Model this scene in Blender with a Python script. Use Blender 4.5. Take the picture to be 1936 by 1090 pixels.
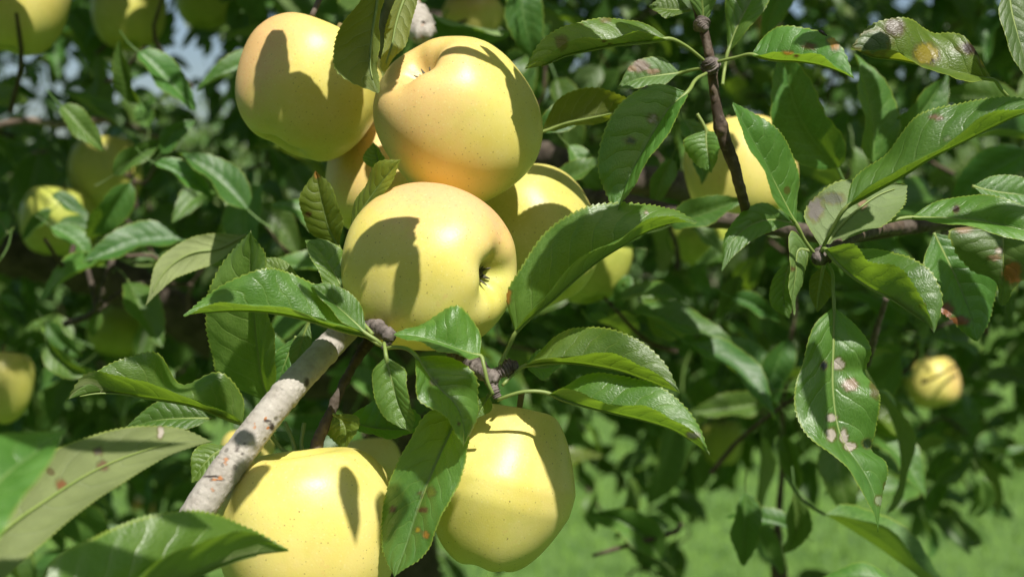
import bpy, math, random
import numpy as np
from mathutils import Vector, Matrix, noise

# ------------------------------------------------------------------ camera, sky, sun, exposure
scene = bpy.context.scene
for o in list(bpy.data.objects):
    bpy.data.objects.remove(o)
COL = scene.collection
F = 2689.0                       # focal length in photo pixels (photo 1936 x 1090)
CAM = Vector((0, 0, 1.5))
PITCH = math.radians(-3.0)
RIGHT = Vector((1, 0, 0))
FWD = Vector((0, math.cos(PITCH), math.sin(PITCH)))
UP = Vector((0, -math.sin(PITCH), math.cos(PITCH)))

cd = bpy.data.cameras.new('camera')
cam = bpy.data.objects.new('camera', cd)
COL.objects.link(cam)
cam.location = CAM
cam.rotation_euler = (math.radians(90) + PITCH, 0, 0)
cd.sensor_width = 36.0
cd.lens = 50.0
cd.clip_start = 0.02
cd.clip_end = 500
cd.dof.use_dof = True
cd.dof.focus_distance = 0.62
cd.dof.aperture_fstop = 9.0
cd.dof.aperture_blades = 7
scene.camera = cam

SUNC = (0.24, 0.755, 0.61)        # towards the sun: right, up, towards the camera
SUN = (RIGHT * SUNC[0] + UP * SUNC[1] - FWD * SUNC[2]).normalized()
world = bpy.data.worlds.new('World')
scene.world = world
world.use_nodes = True
wn = world.node_tree
bg = wn.nodes['Background']
sky = wn.nodes.new('ShaderNodeTexSky')
sky.sky_type = 'NISHITA'
sky.sun_disc = False
sky.sun_elevation = math.asin(SUN.z)
sky.sun_rotation = math.atan2(SUN.x, SUN.y)
sky.air_density = 1.0
sky.dust_density = 1.5
wn.links.new(sky.outputs[0], bg.inputs[0])
bg.inputs[1].default_value = 0.07
sl = bpy.data.lights.new('sun', 'SUN')
sl.energy = 4.6
sl.angle = math.radians(0.5)
sl.color = (1.0, 0.955, 0.88)
so = bpy.data.objects.new('sun', sl)
COL.objects.link(so)
so.location = (1, -2, 5)
so.rotation_euler = SUN.to_track_quat('Z', 'Y').to_euler()
scene.view_settings.view_transform = 'Standard'
scene.view_settings.look = 'None'
scene.view_settings.exposure = 0.38
scene.view_settings.gamma = 1.0
scene.view_settings.use_curve_mapping = False
scene.render.engine = 'CYCLES'
scene.cycles.max_bounces = 8
scene.cycles.diffuse_bounces = 4
scene.cycles.transmission_bounces = 6
scene.cycles.use_denoising = True

R = random.Random(11)


def at(px, py, d):
    return CAM + FWD * d + RIGHT * ((px - 968) / F * d) + UP * (-(py - 545) / F * d)


def atn(a):                                   # numpy, rows (px,py,d)
    a = np.asarray(a, float)
    d = a[:, 2:3]
    return (np.array(CAM) + np.array(FWD) * d + np.array(RIGHT) * ((a[:, 0:1] - 968) / F * d)
            - np.array(UP) * ((a[:, 1:2] - 545) / F * d))


def proj(P):
    Q = np.asarray(P, float) - np.array(CAM)
    d = Q @ np.array(FWD)
    return 968 + F * (Q @ np.array(RIGHT)) / d, 545 - F * (Q @ np.array(UP)) / d, d


# ------------------------------------------------------------------ node helpers
def material(name):
    m = bpy.data.materials.new(name)
    m.use_nodes = True
    nt = m.node_tree
    for n in list(nt.nodes):
        nt.nodes.remove(n)
    return m, nt


class NT:
    def __init__(s, nt):
        s.t = nt

    def n(s, typ, **kw):
        nd = s.t.nodes.new('ShaderNode' + typ)
        for k, v in kw.items():
            setattr(nd, k, v)
        return nd

    def put(s, inp, v):
        if hasattr(v, 'is_output') or isinstance(v, bpy.types.NodeSocket):
            s.t.links.new(v, inp)
        elif v is not None:
            inp.default_value = v

    def math(s, op, a, b=None, c=None, clamp=False):
        nd = s.n('Math', operation=op)
        nd.use_clamp = clamp
        s.put(nd.inputs[0], a)
        if b is not None: s.put(nd.inputs[1], b)
        if c is not None: s.put(nd.inputs[2], c)
        return nd.outputs[0]

    def mix(s, f, a, b, blend='MIX'):
        nd = s.n('Mix', data_type='RGBA', blend_type=blend)
        s.put(nd.inputs[0], f)
        s.put(nd.inputs[6], a if not isinstance(a, tuple) else a + (1,) * (4 - len(a)))
        s.put(nd.inputs[7], b if not isinstance(b, tuple) else b + (1,) * (4 - len(b)))
        return nd.outputs[2]

    def step(s, x, lo, hi):
        nd = s.n('MapRange', interpolation_type='SMOOTHSTEP')
        s.put(nd.inputs[0], x)
        nd.inputs[1].default_value = lo
        nd.inputs[2].default_value = hi
        return nd.outputs[0]

    def noise(s, vec, scale, detail=3.0, rough=0.5):
        nd = s.n('TexNoise')
        s.put(nd.inputs['Vector'], vec)
        nd.inputs['Scale'].default_value = scale
        nd.inputs['Detail'].default_value = detail
        nd.inputs['Roughness'].default_value = rough
        return nd.outputs[0]

    def vor(s, vec, scale, feature='F1', out=0, rnd=1.0):
        nd = s.n('TexVoronoi', feature=feature)
        s.put(nd.inputs['Vector'], vec)
        nd.inputs['Scale'].default_value = scale
        nd.inputs['Randomness'].default_value = rnd
        return nd.outputs[out]

    def bump(s, h, strength, dist, nrm=None):
        nd = s.n('Bump')
        nd.inputs['Strength'].default_value = strength
        nd.inputs['Distance'].default_value = dist
        s.put(nd.inputs['Height'], h)
        if nrm is not None: s.put(nd.inputs['Normal'], nrm)
        return nd.outputs[0]


# ------------------------------------------------------------------ materials
def leaf_material(name, dark=(0.060, 0.150, 0.018), lite=(0.125, 0.250, 0.045), under=(0.22, 0.29, 0.10),
                  trans=(0.34, 0.56, 0.03), tfac=0.36, detail=True, rough=0.38):
    m, nt = material(name)
    k = NT(nt)
    uv = k.n('UVMap', uv_map='UVMap').outputs[0]
    sep = k.n('SeparateXYZ'); k.put(sep.inputs[0], uv)
    U, V = sep.outputs[0], sep.outputs[1]
    u = k.math('MULTIPLY_ADD', U, 2.0, -1.0)
    au = k.math('ABSOLUTE', u)
    oi = k.n('ObjectInfo'); geo = k.n('NewGeometry')
    rnd = k.math('FRACT', k.math('ADD', oi.outputs['Random'], geo.outputs['Random Per Island']))
    tc = k.n('TexCoord').outputs['Object']
    # side veins
    side = k.math('MULTIPLY', k.math('LESS_THAN', u, 0.0), 0.5)
    ph = k.math('ADD', k.math('MULTIPLY', V, 8.5), side)
    ph = k.math('SUBTRACT', ph, k.math('MULTIPLY', k.math('POWER', au, 1.35), 1.55))
    wob = k.noise(uv, 5.0, 2.0)
    ph = k.math('ADD', ph, k.math('MULTIPLY_ADD', wob, 0.7, -0.35))
    fr = k.math('ABSOLUTE', k.math('SUBTRACT', k.math('FRACT', ph), 0.5))      # 0 at vein
    vein = k.math('SUBTRACT', 1.0, k.step(fr, 0.0, 0.075))
    fade = k.math('SUBTRACT', 1.0, k.step(au, 0.55, 0.95))
    vein = k.math('MULTIPLY', vein, fade)
    mid = k.math('SUBTRACT', 1.0, k.step(au, 0.015, 0.060))
    allv = k.math('MAXIMUM', mid, k.math('MULTIPLY', vein, 0.55))
    edge = k.step(au, 0.945, 0.99)
    net = k.vor(uv, 34.0, 'DISTANCE_TO_EDGE')     # fine net of veinlets
    n1 = k.noise(tc, 60.0, 4.0, 0.6)
    n2 = k.noise(tc, 14.0, 2.0)
    up = k.mix(k.step(n1, 0.3, 0.75), dark, lite)
    up = k.mix(k.math('MULTIPLY', k.step(n2, 0.45, 0.8), 0.35), up, (0.11, 0.17, 0.015))
    up = k.mix(k.math('MULTIPLY', allv, 0.70), up, (0.20, 0.31, 0.08))
    up = k.mix(k.math('MULTIPLY', k.math('SUBTRACT', 1.0, k.step(net, 0.0, 0.10)), 0.22), up, (0.15, 0.27, 0.06))
    und = k.mix(k.step(n1, 0.25, 0.8), tuple(c * 0.82 for c in under), tuple(c * 1.12 for c in under))
    und = k.mix(k.math('MULTIPLY', allv, 0.65), und, (0.26, 0.33, 0.15))
    col = k.mix(geo.outputs['Backfacing'], up, und)
    # per leaf variation
    hs = k.n('HueSaturation')
    k.put(hs.inputs['Hue'], k.math('MULTIPLY_ADD', rnd, 0.045, 0.478))
    hs.inputs['Saturation'].default_value = 0.98
    k.put(hs.inputs['Value'], k.math('MULTIPLY_ADD', k.math('FRACT', k.math('MULTIPLY', rnd, 7.31)), 0.55, 0.75))
    k.put(hs.inputs['Color'], col)
    col = hs.outputs[0]
    col = k.mix(k.math('MULTIPLY', edge, 0.75), col, (0.30, 0.38, 0.05))
    rbump = None
    if detail:
        # small brown flecks
        vd = k.vor(tc, 95.0, out=0)
        vc = k.vor(tc, 95.0, out=1)
        sc = k.n('SeparateColor'); k.put(sc.inputs[0], vc)
        fl = k.math('MULTIPLY', k.math('LESS_THAN', vd, 0.16), k.math('GREATER_THAN', sc.outputs[0], 0.93))
        col = k.mix(k.math('MULTIPLY', fl, 0.8), col, (0.09, 0.05, 0.015))
    bl = k.n('VertexColor', layer_name='blemish')
    col = k.mix(bl.outputs['Alpha'], col, bl.outputs['Color'])
    h = k.math('MULTIPLY', allv, -1.0)
    h = k.math('ADD', h, k.math('MULTIPLY', k.step(net, 0.0, 0.25), 0.18))
    h = k.math('ADD', h, k.math('MULTIPLY', k.step(fr, 0.0, 0.4), 0.7))
    h = k.math('ADD', h, k.math('MULTIPLY', n1, 0.4))
    nrm = k.bump(h, 0.42 if detail else 0.22, 0.0008)
    p = k.n('BsdfPrincipled')
    k.put(p.inputs['Base Color'], col)
    k.put(p.inputs['Roughness'], k.math('ADD', k.math('MULTIPLY', geo.outputs['Backfacing'], 0.25),
                                        k.math('MULTIPLY_ADD', n1, 0.18, rough - 0.06)))
    p.inputs['Specular IOR Level'].default_value = 0.75 if detail else 0.6
    k.put(p.inputs['Normal'], nrm)
    tr = k.n('BsdfTranslucent')
    tcol = k.mix(k.math('MULTIPLY', allv, 0.4), trans, tuple(c * 0.6 for c in trans))
    tcol = k.mix(bl.outputs['Alpha'], tcol, bl.outputs['Color'])
    k.put(tr.inputs['Color'], tcol)
    k.put(tr.inputs['Normal'], nrm)
    mx = k.n('MixShader')
    mx.inputs[0].default_value = tfac
    nt.links.new(p.outputs[0], mx.inputs[1])
    nt.links.new(tr.outputs[0], mx.inputs[2])
    out = k.n('OutputMaterial')
    nt.links.new(mx.outputs[0], out.inputs[0])
    return m


M_LEAF = leaf_material('leaf_green')
M_YOUNG = leaf_material('leaf_yellow_green', dark=(0.10, 0.18, 0.015), lite=(0.18, 0.27, 0.03), under=(0.27, 0.30, 0.07),
                        trans=(0.42, 0.52, 0.03), tfac=0.38)
M_OLIVE = leaf_material('leaf_olive', dark=(0.06, 0.11, 0.010), lite=(0.10, 0.16, 0.015), under=(0.11, 0.15, 0.02),
                        trans=(0.34, 0.42, 0.02), tfac=0.36)
M_PALE = leaf_material('leaf_pale', dark=(0.08, 0.16, 0.04), lite=(0.13, 0.22, 0.06), under=(0.25, 0.32, 0.11),
                       trans=(0.28, 0.42, 0.05), tfac=0.28, rough=0.45)
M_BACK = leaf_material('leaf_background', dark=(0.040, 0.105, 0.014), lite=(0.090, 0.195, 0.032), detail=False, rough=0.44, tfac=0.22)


def stalk_material():
    m, nt = material('leaf_stalk_green'); k = NT(nt)
    tc = k.n('TexCoord').outputs['Object']
    c = k.mix(k.noise(tc, 90, 3), (0.16, 0.24, 0.05), (0.28, 0.34, 0.10))
    p = k.n('BsdfPrincipled'); k.put(p.inputs['Base Color'], c); p.inputs['Roughness'].default_value = 0.5
    p.inputs['Subsurface Weight'].default_value = 0.1
    p.inputs['Subsurface Radius'].default_value = (0.001, 0.001, 0.0005)
    out = k.n('OutputMaterial'); nt.links.new(p.outputs[0], out.inputs[0])
    return m


M_STALK = stalk_material()


def bark_material(name, a, b, c, orange=False, dot=0.5, scale=1.0, bmp=0.9):
    m, nt = material(name); k = NT(nt)
    tc = k.n('TexCoord').outputs['Object']
    n1 = k.noise(tc, 55 * scale, 6, 0.65)
    n2 = k.noise(tc, 260 * scale, 4, 0.6)
    n3 = k.noise(tc, 16 * scale, 2)
    col = k.mix(k.step(n1, 0.35, 0.62), a, b)
    col = k.mix(k.math('MULTIPLY', k.step(n2, 0.5, 0.7), dot), col, c)
    vd = k.vor(tc, 210 * scale)
    warts = k.math('SUBTRACT', 1.0, k.step(vd, 0.15, 0.5))
    col = k.mix(k.math('MULTIPLY', k.math('MULTIPLY', warts, k.step(n1, 0.5, 0.7)), 0.6), col, tuple(min(1, x * 1.3) for x in b))
    # lenticels: dark little pits
    ld = k.vor(tc, 120 * scale); lc = k.n('SeparateColor'); k.put(lc.inputs[0], k.vor(tc, 120 * scale, out=1))
    pit = k.math('MULTIPLY', k.math('SUBTRACT', 1.0, k.step(ld, 0.12, 0.3)), k.math('GREATER_THAN', lc.outputs[0], 0.78))
    col = k.mix(k.math('MULTIPLY', pit, 0.5), col, (0.05, 0.042, 0.035))
    if orange:
        od = k.noise(tc, 130, 2, 0.5)
        om = k.math('MULTIPLY', k.step(od, 0.665, 0.70), k.step(n3, 0.48, 0.56))
        col = k.mix(om, col, (0.42, 0.17, 0.06))
    bl = k.n('VertexColor', layer_name='blemish')
    col = k.mix(bl.outputs['Alpha'], col, bl.outputs['Color'])
    h = k.math('ADD', k.math('MULTIPLY', warts, 0.6), k.math('MULTIPLY', n2, 0.5))
    h = k.math('SUBTRACT', k.math('ADD', h, n1), pit)
    p = k.n('BsdfPrincipled'); k.put(p.inputs['Base Color'], col)
    p.inputs['Roughness'].default_value = 0.75
    p.inputs['Specular IOR Level'].default_value = 0.3
    k.put(p.inputs['Normal'], k.bump(h, bmp, 0.0008))
    out = k.n('OutputMaterial'); nt.links.new(p.outputs[0], out.inputs[0])
    return m


M_GREY = bark_material('bark_grey', (0.36, 0.325, 0.28), (0.45, 0.415, 0.365), (0.25, 0.215, 0.185), orange=True, dot=0.35, scale=1.7, bmp=0.4)
M_BROWN = bark_material('bark_brown', (0.055, 0.042, 0.032), (0.115, 0.09, 0.07), (0.20, 0.165, 0.135), dot=0.35)
M_TWIG = bark_material('bark_twig', (0.06, 0.042, 0.03), (0.12, 0.085, 0.06), (0.25, 0.20, 0.16), dot=0.35)
M_SPUR = bark_material('bark_spur', (0.08, 0.065, 0.055), (0.22, 0.185, 0.165), (0.05, 0.04, 0.035), dot=0.5, scale=1.6)
M_OLD = bark_material('bark_old', (0.16, 0.12, 0.09), (0.30, 0.25, 0.20), (0.08, 0.06, 0.05), dot=0.5, scale=0.5)


def apple_material():
    m, nt = material('apple_skin'); k = NT(nt)
    tc = k.n('TexCoord').outputs['Object']
    def attr(nm):
        a = k.n('Attribute'); a.attribute_type = 'OBJECT'; a.attribute_name = nm; return a
    blush, green = attr('blush').outputs['Fac'], attr('greenness').outputs['Fac']
    bdir = attr('blush_dir').outputs['Vector']
    nrmv = k.n('VectorMath', operation='NORMALIZE'); k.put(nrmv.inputs[0], tc)
    dot = k.n('VectorMath', operation='DOT_PRODUCT'); k.put(dot.inputs[0], nrmv.outputs[0]); k.put(dot.inputs[1], bdir)
    oi = k.n('ObjectInfo')
    off = k.n('VectorMath', operation='ADD'); k.put(off.inputs[0], tc)
    cmb = k.n('CombineXYZ')
    for i in range(3): k.put(cmb.inputs[i], k.math('MULTIPLY', oi.outputs['Random'], 7.0 + i * 3))
    k.put(off.inputs[1], cmb.outputs[0])
    P = off.outputs[0]
    n1 = k.noise(P, 1.6, 3, 0.5)
    n2 = k.noise(P, 6.0, 5, 0.65)
    yellow = k.mix(k.step(n1, 0.3, 0.7), (0.76, 0.65, 0.15), (0.79, 0.695, 0.22))
    yellow = k.mix(k.math('MULTIPLY', k.step(n2, 0.45, 0.7), 0.25), yellow, (0.80, 0.68, 0.26))
    n4 = k.noise(P, 2.7, 4, 0.6)
    yellow = k.mix(k.math('MULTIPLY', k.step(n4, 0.52, 0.75), 0.30), yellow, (0.56, 0.56, 0.10))
    n5 = k.noise(P, 3.4, 5, 0.7)
    yellow = k.mix(k.math('MULTIPLY', k.step(n5, 0.60, 0.72), 0.30), yellow, (0.80, 0.50, 0.20))
    greenc = k.mix(k.step(n2, 0.3, 0.7), (0.33, 0.41, 0.05), (0.42, 0.48, 0.08))
    sepz = k.n('SeparateXYZ'); k.put(sepz.inputs[0], nrmv.outputs[0])
    zz = k.math('ABSOLUTE', sepz.outputs[2])
    g = k.math('ADD', green, k.math('MULTIPLY', k.step(zz, 0.90, 1.0), 0.55), clamp=True)
    g = k.math('MULTIPLY', g, k.math('MULTIPLY_ADD', n1, 0.5, 0.75), clamp=True)
    col = k.mix(g, yellow, greenc)
    bm = k.step(k.math('ADD', dot.outputs['Value'], k.math('MULTIPLY_ADD', n2, 0.5, -0.25)), 0.15, 1.0)
    bm = k.math('MULTIPLY', bm, blush, clamp=True)
    col = k.mix(bm, col, (0.82, 0.46, 0.22))
    pale = k.vor(P, 20.0); pc = k.n('SeparateColor'); k.put(pc.inputs[0], k.vor(P, 20.0, out=1))
    col = k.mix(k.math('MULTIPLY', k.math('MULTIPLY', k.math('SUBTRACT', 1.0, k.step(pale, 0.10, 0.32)), pc.outputs[1]), 0.35), col, (0.86, 0.80, 0.42))
    # rusty streaks where it is flushed
    st = k.noise(P, 22.0, 5, 0.75)
    col = k.mix(k.math('MULTIPLY', k.math('MULTIPLY', k.step(st, 0.56, 0.68), bm), 0.55), col, (0.66, 0.20, 0.07))
    # lenticels
    for sc, thr, rr, amt in ((14.0, 0.55, 0.16, 0.60), (7.5, 0.76, 0.10, 0.85), (26.0, 0.50, 0.20, 0.40)):
        vd = k.vor(P, sc); s2 = k.n('SeparateColor'); k.put(s2.inputs[0], k.vor(P, sc, out=1))
        dm = k.math('MULTIPLY', k.math('SUBTRACT', 1.0, k.step(vd, rr * 0.45, rr)), k.math('GREATER_THAN', s2.outputs[0], thr))
        col = k.mix(k.math('MULTIPLY', dm, amt), col, (0.24, 0.17, 0.05))
    vd = k.vor(P, 2.6); s3 = k.n('SeparateColor'); k.put(s3.inputs[0], k.vor(P, 2.6, out=1))
    dm = k.math('MULTIPLY', k.math('SUBTRACT', 1.0, k.step(k.math('ADD', vd, k.math('MULTIPLY', n2, 0.04)), 0.05, 0.072)),
                k.math('GREATER_THAN', s3.outputs[0], 0.72))
    col = k.mix(k.math('MULTIPLY', dm, 0.75), col, (0.55, 0.30, 0.05))
    p = k.n('BsdfPrincipled'); k.put(p.inputs['Base Color'], col)
    k.put(p.inputs['Roughness'], k.math('MULTIPLY_ADD', n2, 0.10, 0.34))
    p.inputs['Specular IOR Level'].default_value = 0.42
    p.inputs['Subsurface Weight'].default_value = 0.12
    p.inputs['Subsurface Radius'].default_value = (1.0, 0.7, 0.25)
    p.inputs['Subsurface Scale'].default_value = 0.003
    k.put(p.inputs['Normal'], k.bump(k.noise(P, 45.0, 3, 0.5), 0.05, 0.02))
    out = k.n('OutputMaterial'); nt.links.new(p.outputs[0], out.inputs[0])
    return m


M_APPLE = apple_material()


def simple(name, a, b, scale, rough=0.8, bump=0.3):
    m, nt = material(name); k = NT(nt)
    tc = k.n('TexCoord').outputs['Object']
    n1 = k.noise(tc, scale, 5, 0.6)
    p = k.n('BsdfPrincipled'); k.put(p.inputs['Base Color'], k.mix(k.step(n1, 0.3, 0.7), a, b))
    p.inputs['Roughness'].default_value = rough
    k.put(p.inputs['Normal'], k.bump(n1, bump, 0.001))
    out = k.n('OutputMaterial'); nt.links.new(p.outputs[0], out.inputs[0])
    return m


M_CALYX = simple('calyx_dry', (0.05, 0.045, 0.03), (0.16, 0.15, 0.09), 300)
M_STEM = simple('fruit_stem', (0.16, 0.11, 0.04), (0.30, 0.24, 0.08), 300)
M_BEETLE = simple('beetle_shell', (0.03, 0.022, 0.02), (0.07, 0.05, 0.045), 300, 0.25, 0.1)
M_LAWN = simple('lawn_soil_grass', (0.06, 0.13, 0.02), (0.12, 0.22, 0.04), 3.0, 0.95)
M_BLADE = simple('grass_blade', (0.085, 0.19, 0.022), (0.21, 0.36, 0.055), 5.0, 0.7, 0.05)

# ------------------------------------------------------------------ mesh / object helpers
def mesh_np(name, V, Fq, mat, uv=None, smooth=True, blem=None):
    me = bpy.data.meshes.new(name)
    V = np.asarray(V, np.float32); Fq = np.asarray(Fq, np.int32)
    k = Fq.shape[1]
    me.vertices.add(len(V)); me.vertices.foreach_set('co', V.ravel())
    me.loops.add(Fq.size); me.loops.foreach_set('vertex_index', Fq.ravel())
    me.polygons.add(len(Fq))
    me.polygons.foreach_set('loop_start', np.arange(0, Fq.size, k, dtype=np.int32))
    me.polygons.foreach_set('loop_total', np.full(len(Fq), k, np.int32))
    if uv is not None:
        l = me.uv_layers.new(name='UVMap')
        l.data.foreach_set('uv', np.asarray(uv, np.float32)[Fq.ravel()].ravel())
    me.update(calc_edges=True)
    me.polygons.foreach_set('use_smooth', np.full(len(Fq), smooth))
    ca = me.color_attributes.new('blemish', 'FLOAT_COLOR', 'POINT')
    if blem is None:
        blem = np.zeros((len(V), 4), np.float32)
    ca.data.foreach_set('color', np.asarray(blem, np.float32).ravel())
    me.materials.append(mat)
    return me


def link(name, me, parent=None, mtx=None):
    o = bpy.data.objects.new(name, me)
    COL.objects.link(o)
    if mtx is not None: o.matrix_world = mtx
    if parent is not None:
        o.parent = parent
        o.matrix_parent_inverse = parent.matrix_world.inverted() if False else Matrix.Identity(4)
    return o


def thing(name, label, cat, loc=(0, 0, 0), group=None):
    o = bpy.data.objects.new(name, None)
    COL.objects.link(o)
    o.empty_display_size = 0.01
    o.location = loc
    o['label'] = label; o['category'] = cat
    if group: o['group'] = group
    return o


def hermite(P, n, par=None):
    """smooth curve through rows of P, n+1 samples, returns samples"""
    P = np.asarray(P, float)
    if par is None:
        seg = np.linalg.norm(np.diff(P, axis=0), axis=1) + 1e-9
        par = np.concatenate([[0], np.cumsum(seg)]); par /= par[-1]
    m = np.gradient(P, par, axis=0) if len(P) > 2 else np.repeat((P[1:] - P[:1]) / (par[1] - par[0]), 2, 0)
    t = np.linspace(0, 1, n + 1)
    i = np.clip(np.searchsorted(par, t, side='right') - 1, 0, len(P) - 2)
    h = (par[i + 1] - par[i])[:, None]
    s = ((t - par[i]) / (par[i + 1] - par[i]))[:, None]
    return ((2 * s**3 - 3 * s**2 + 1) * P[i] + (s**3 - 2 * s**2 + s) * h * m[i]
            + (-2 * s**3 + 3 * s**2) * P[i + 1] + (s**3 - s**2) * h * m[i + 1])


def tube_arrays(C, rad, k=10, rough=0.0, seed=0, cap=True):
    C = np.asarray(C, float); n = len(C)
    rad = np.asarray(rad, float)
    T = np.gradient(C, axis=0); T /= np.linalg.norm(T, axis=1)[:, None] + 1e-12
    ref = np.array([0.3, 0.2, 0.93])
    if abs(T[0] @ ref) > 0.9: ref = np.array([1.0, 0.1, 0.0])
    A = np.zeros_like(C)
    a = ref - T[0] * (ref @ T[0]); a /= np.linalg.norm(a)
    for i in range(n):
        a = a - T[i] * (a @ T[i]); a /= np.linalg.norm(a); A[i] = a
    B = np.cross(T, A)
    th = np.linspace(0, 2 * np.pi, k, endpoint=False)
    V = np.zeros((n, k, 3))
    for j, q in enumerate(th):
        V[:, j] = C + (A * math.cos(q) + B * math.sin(q)) * rad[:, None]
    if rough > 0:
        for i in range(n):
            for j in range(k):
                p = V[i, j]; s = 14.0 / max(rad[i] * 16, 0.06)
                d = noise.noise(Vector((p * s + seed).tolist())) + 0.5 * noise.noise(Vector((p * s * 2.7 + seed).tolist()))
                V[i, j] = C[i] + (p - C[i]) * (1 + rough * d)
    V = V.reshape(-1, 3)
    i, j = np.meshgrid(np.arange(n - 1), np.arange(k), indexing='ij')
    i = i.ravel(); j = j.ravel(); j2 = (j + 1) % k
    Fq = np.stack([i * k + j, i * k + j2, (i + 1) * k + j2, (i + 1) * k + j], 1)
    if cap:
        V = np.vstack([V, C[0:1], C[-1:]])
        c0, c1 = n * k, n * k + 1
        f0 = [[c0, (q + 1) % k, q, q] for q in range(k)]
        # quads with a doubled corner are avoided: use two-step fans
        capF = []
        for q in range(0, k, 2):
            capF.append([c0, (q + 2) % k, (q + 1) % k, q])
            b = (n - 1) * k
            capF.append([c1, b + q, b + (q + 1) % k, b + (q + 2) % k])
        Fq = np.vstack([Fq, np.array(capF)])
    return V, Fq


def tube(name, pts, rads, mat, parent, k=12, n=60, rough=0.06, seed=0, px=True, marks=None, rings=None):
    """pts rows (px,py,d) when px, rads in metres"""
    P = atn(pts) if px else np.asarray(pts, float)
    C = hermite(P, n)
    rr = hermite(np.stack([np.asarray(rads, float)] * 2, 1), n,
                 np.linspace(0, 1, len(rads)))[:, 0]
    if rings:
        t = np.linspace(0, 1, n + 1)
        for (tc_, w, amp) in rings:
            rr = rr * (1 + amp * np.exp(-((t - tc_) / w) ** 2))
    V, Fq = tube_arrays(C, rr, k, rough, seed)
    bl = np.zeros((len(V), 4), np.float32)
    if marks:
        bx, by, _ = proj(V)
        for (mx, my, rx, ry, col, a) in marks:
            q = ((bx - mx) / rx) ** 2 + ((by - my) / ry) ** 2
            al = np.clip(1.6 - q * 1.2, 0, 1) * a
            s = al > bl[:, 3]
            bl[s, :3] = col; bl[s, 3] = al[s]
    me = mesh_np(name, V, Fq, mat, uv=np.zeros((len(V), 2)), blem=bl)
    return link(name, me, parent)


# ------------------------------------------------------------------ the lawn
NG = 60
xs = np.linspace(-1, 1, NG); ys = np.linspace(0, 1, NG)
gx = np.sign(xs) * np.abs(xs) ** 2 * 260; gy = -30 + ys ** 2 * 330
GX, GY = np.meshgrid(gx, gy, indexing='ij')
GZ = np.zeros_like(GX)
for i in range(NG):
    for j in range(NG):
        GZ[i, j] = 0.05 * noise.noise(Vector((GX[i, j] * 0.25, GY[i, j] * 0.25, 0)))
V = np.stack([GX, GY, GZ], -1).reshape(-1, 3)
i, j = np.meshgrid(np.arange(NG - 1), np.arange(NG - 1), indexing='ij'); i = i.ravel(); j = j.ravel()
Fq = np.stack([i * NG + j, (i + 1) * NG + j, (i + 1) * NG + j + 1, i * NG + j + 1], 1)
lawn = link('lawn', mesh_np('lawn', V, Fq, M_LAWN, uv=np.zeros((len(V), 2))))
lawn['kind'] = 'structure'
lawn['label'] = 'sunlit mown green lawn under and beyond the apple tree'
rs = np.random.RandomState(5)
nb = 90000
yy = 3.2 + rs.rand(nb) ** 1.5 * 17
xx = (rs.rand(nb) * 2 - 1) * (0.46 * yy + 0.6)
hh = 0.025 + rs.rand(nb) * 0.03
an = rs.rand(nb) * np.pi; w = 0.003 + 0.0016 * yy * 0.25
lx = (rs.rand(nb) - .5) * 0.05; ly = (rs.rand(nb) - .5) * 0.05
V = np.zeros((nb, 4, 3))
V[:, 0] = np.stack([xx - np.cos(an) * w, yy - np.sin(an) * w, np.full(nb, -0.02)], 1)
V[:, 1] = np.stack([xx + np.cos(an) * w, yy + np.sin(an) * w, np.full(nb, -0.02)], 1)
V[:, 2] = np.stack([xx + lx + np.cos(an) * w * .35, yy + ly + np.sin(an) * w * .35, hh], 1)
V[:, 3] = np.stack([xx + lx - np.cos(an) * w * .35, yy + ly - np.sin(an) * w * .35, hh], 1)
g = link('grass', mesh_np('grass', V.reshape(-1, 3), np.arange(nb * 4).reshape(-1, 4), M_BLADE, uv=np.zeros((nb * 4, 2))))
g['kind'] = 'stuff'; g['label'] = 'short bright green grass blades growing on the lawn'; g['category'] = 'grass'

# ------------------------------------------------------------------ the apple tree
tree = thing('apple_tree', 'near apple tree with toothed green leaves and a scarred grey branch carrying the yellow apples',
             'tree', (0, 0, 0))


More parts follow.
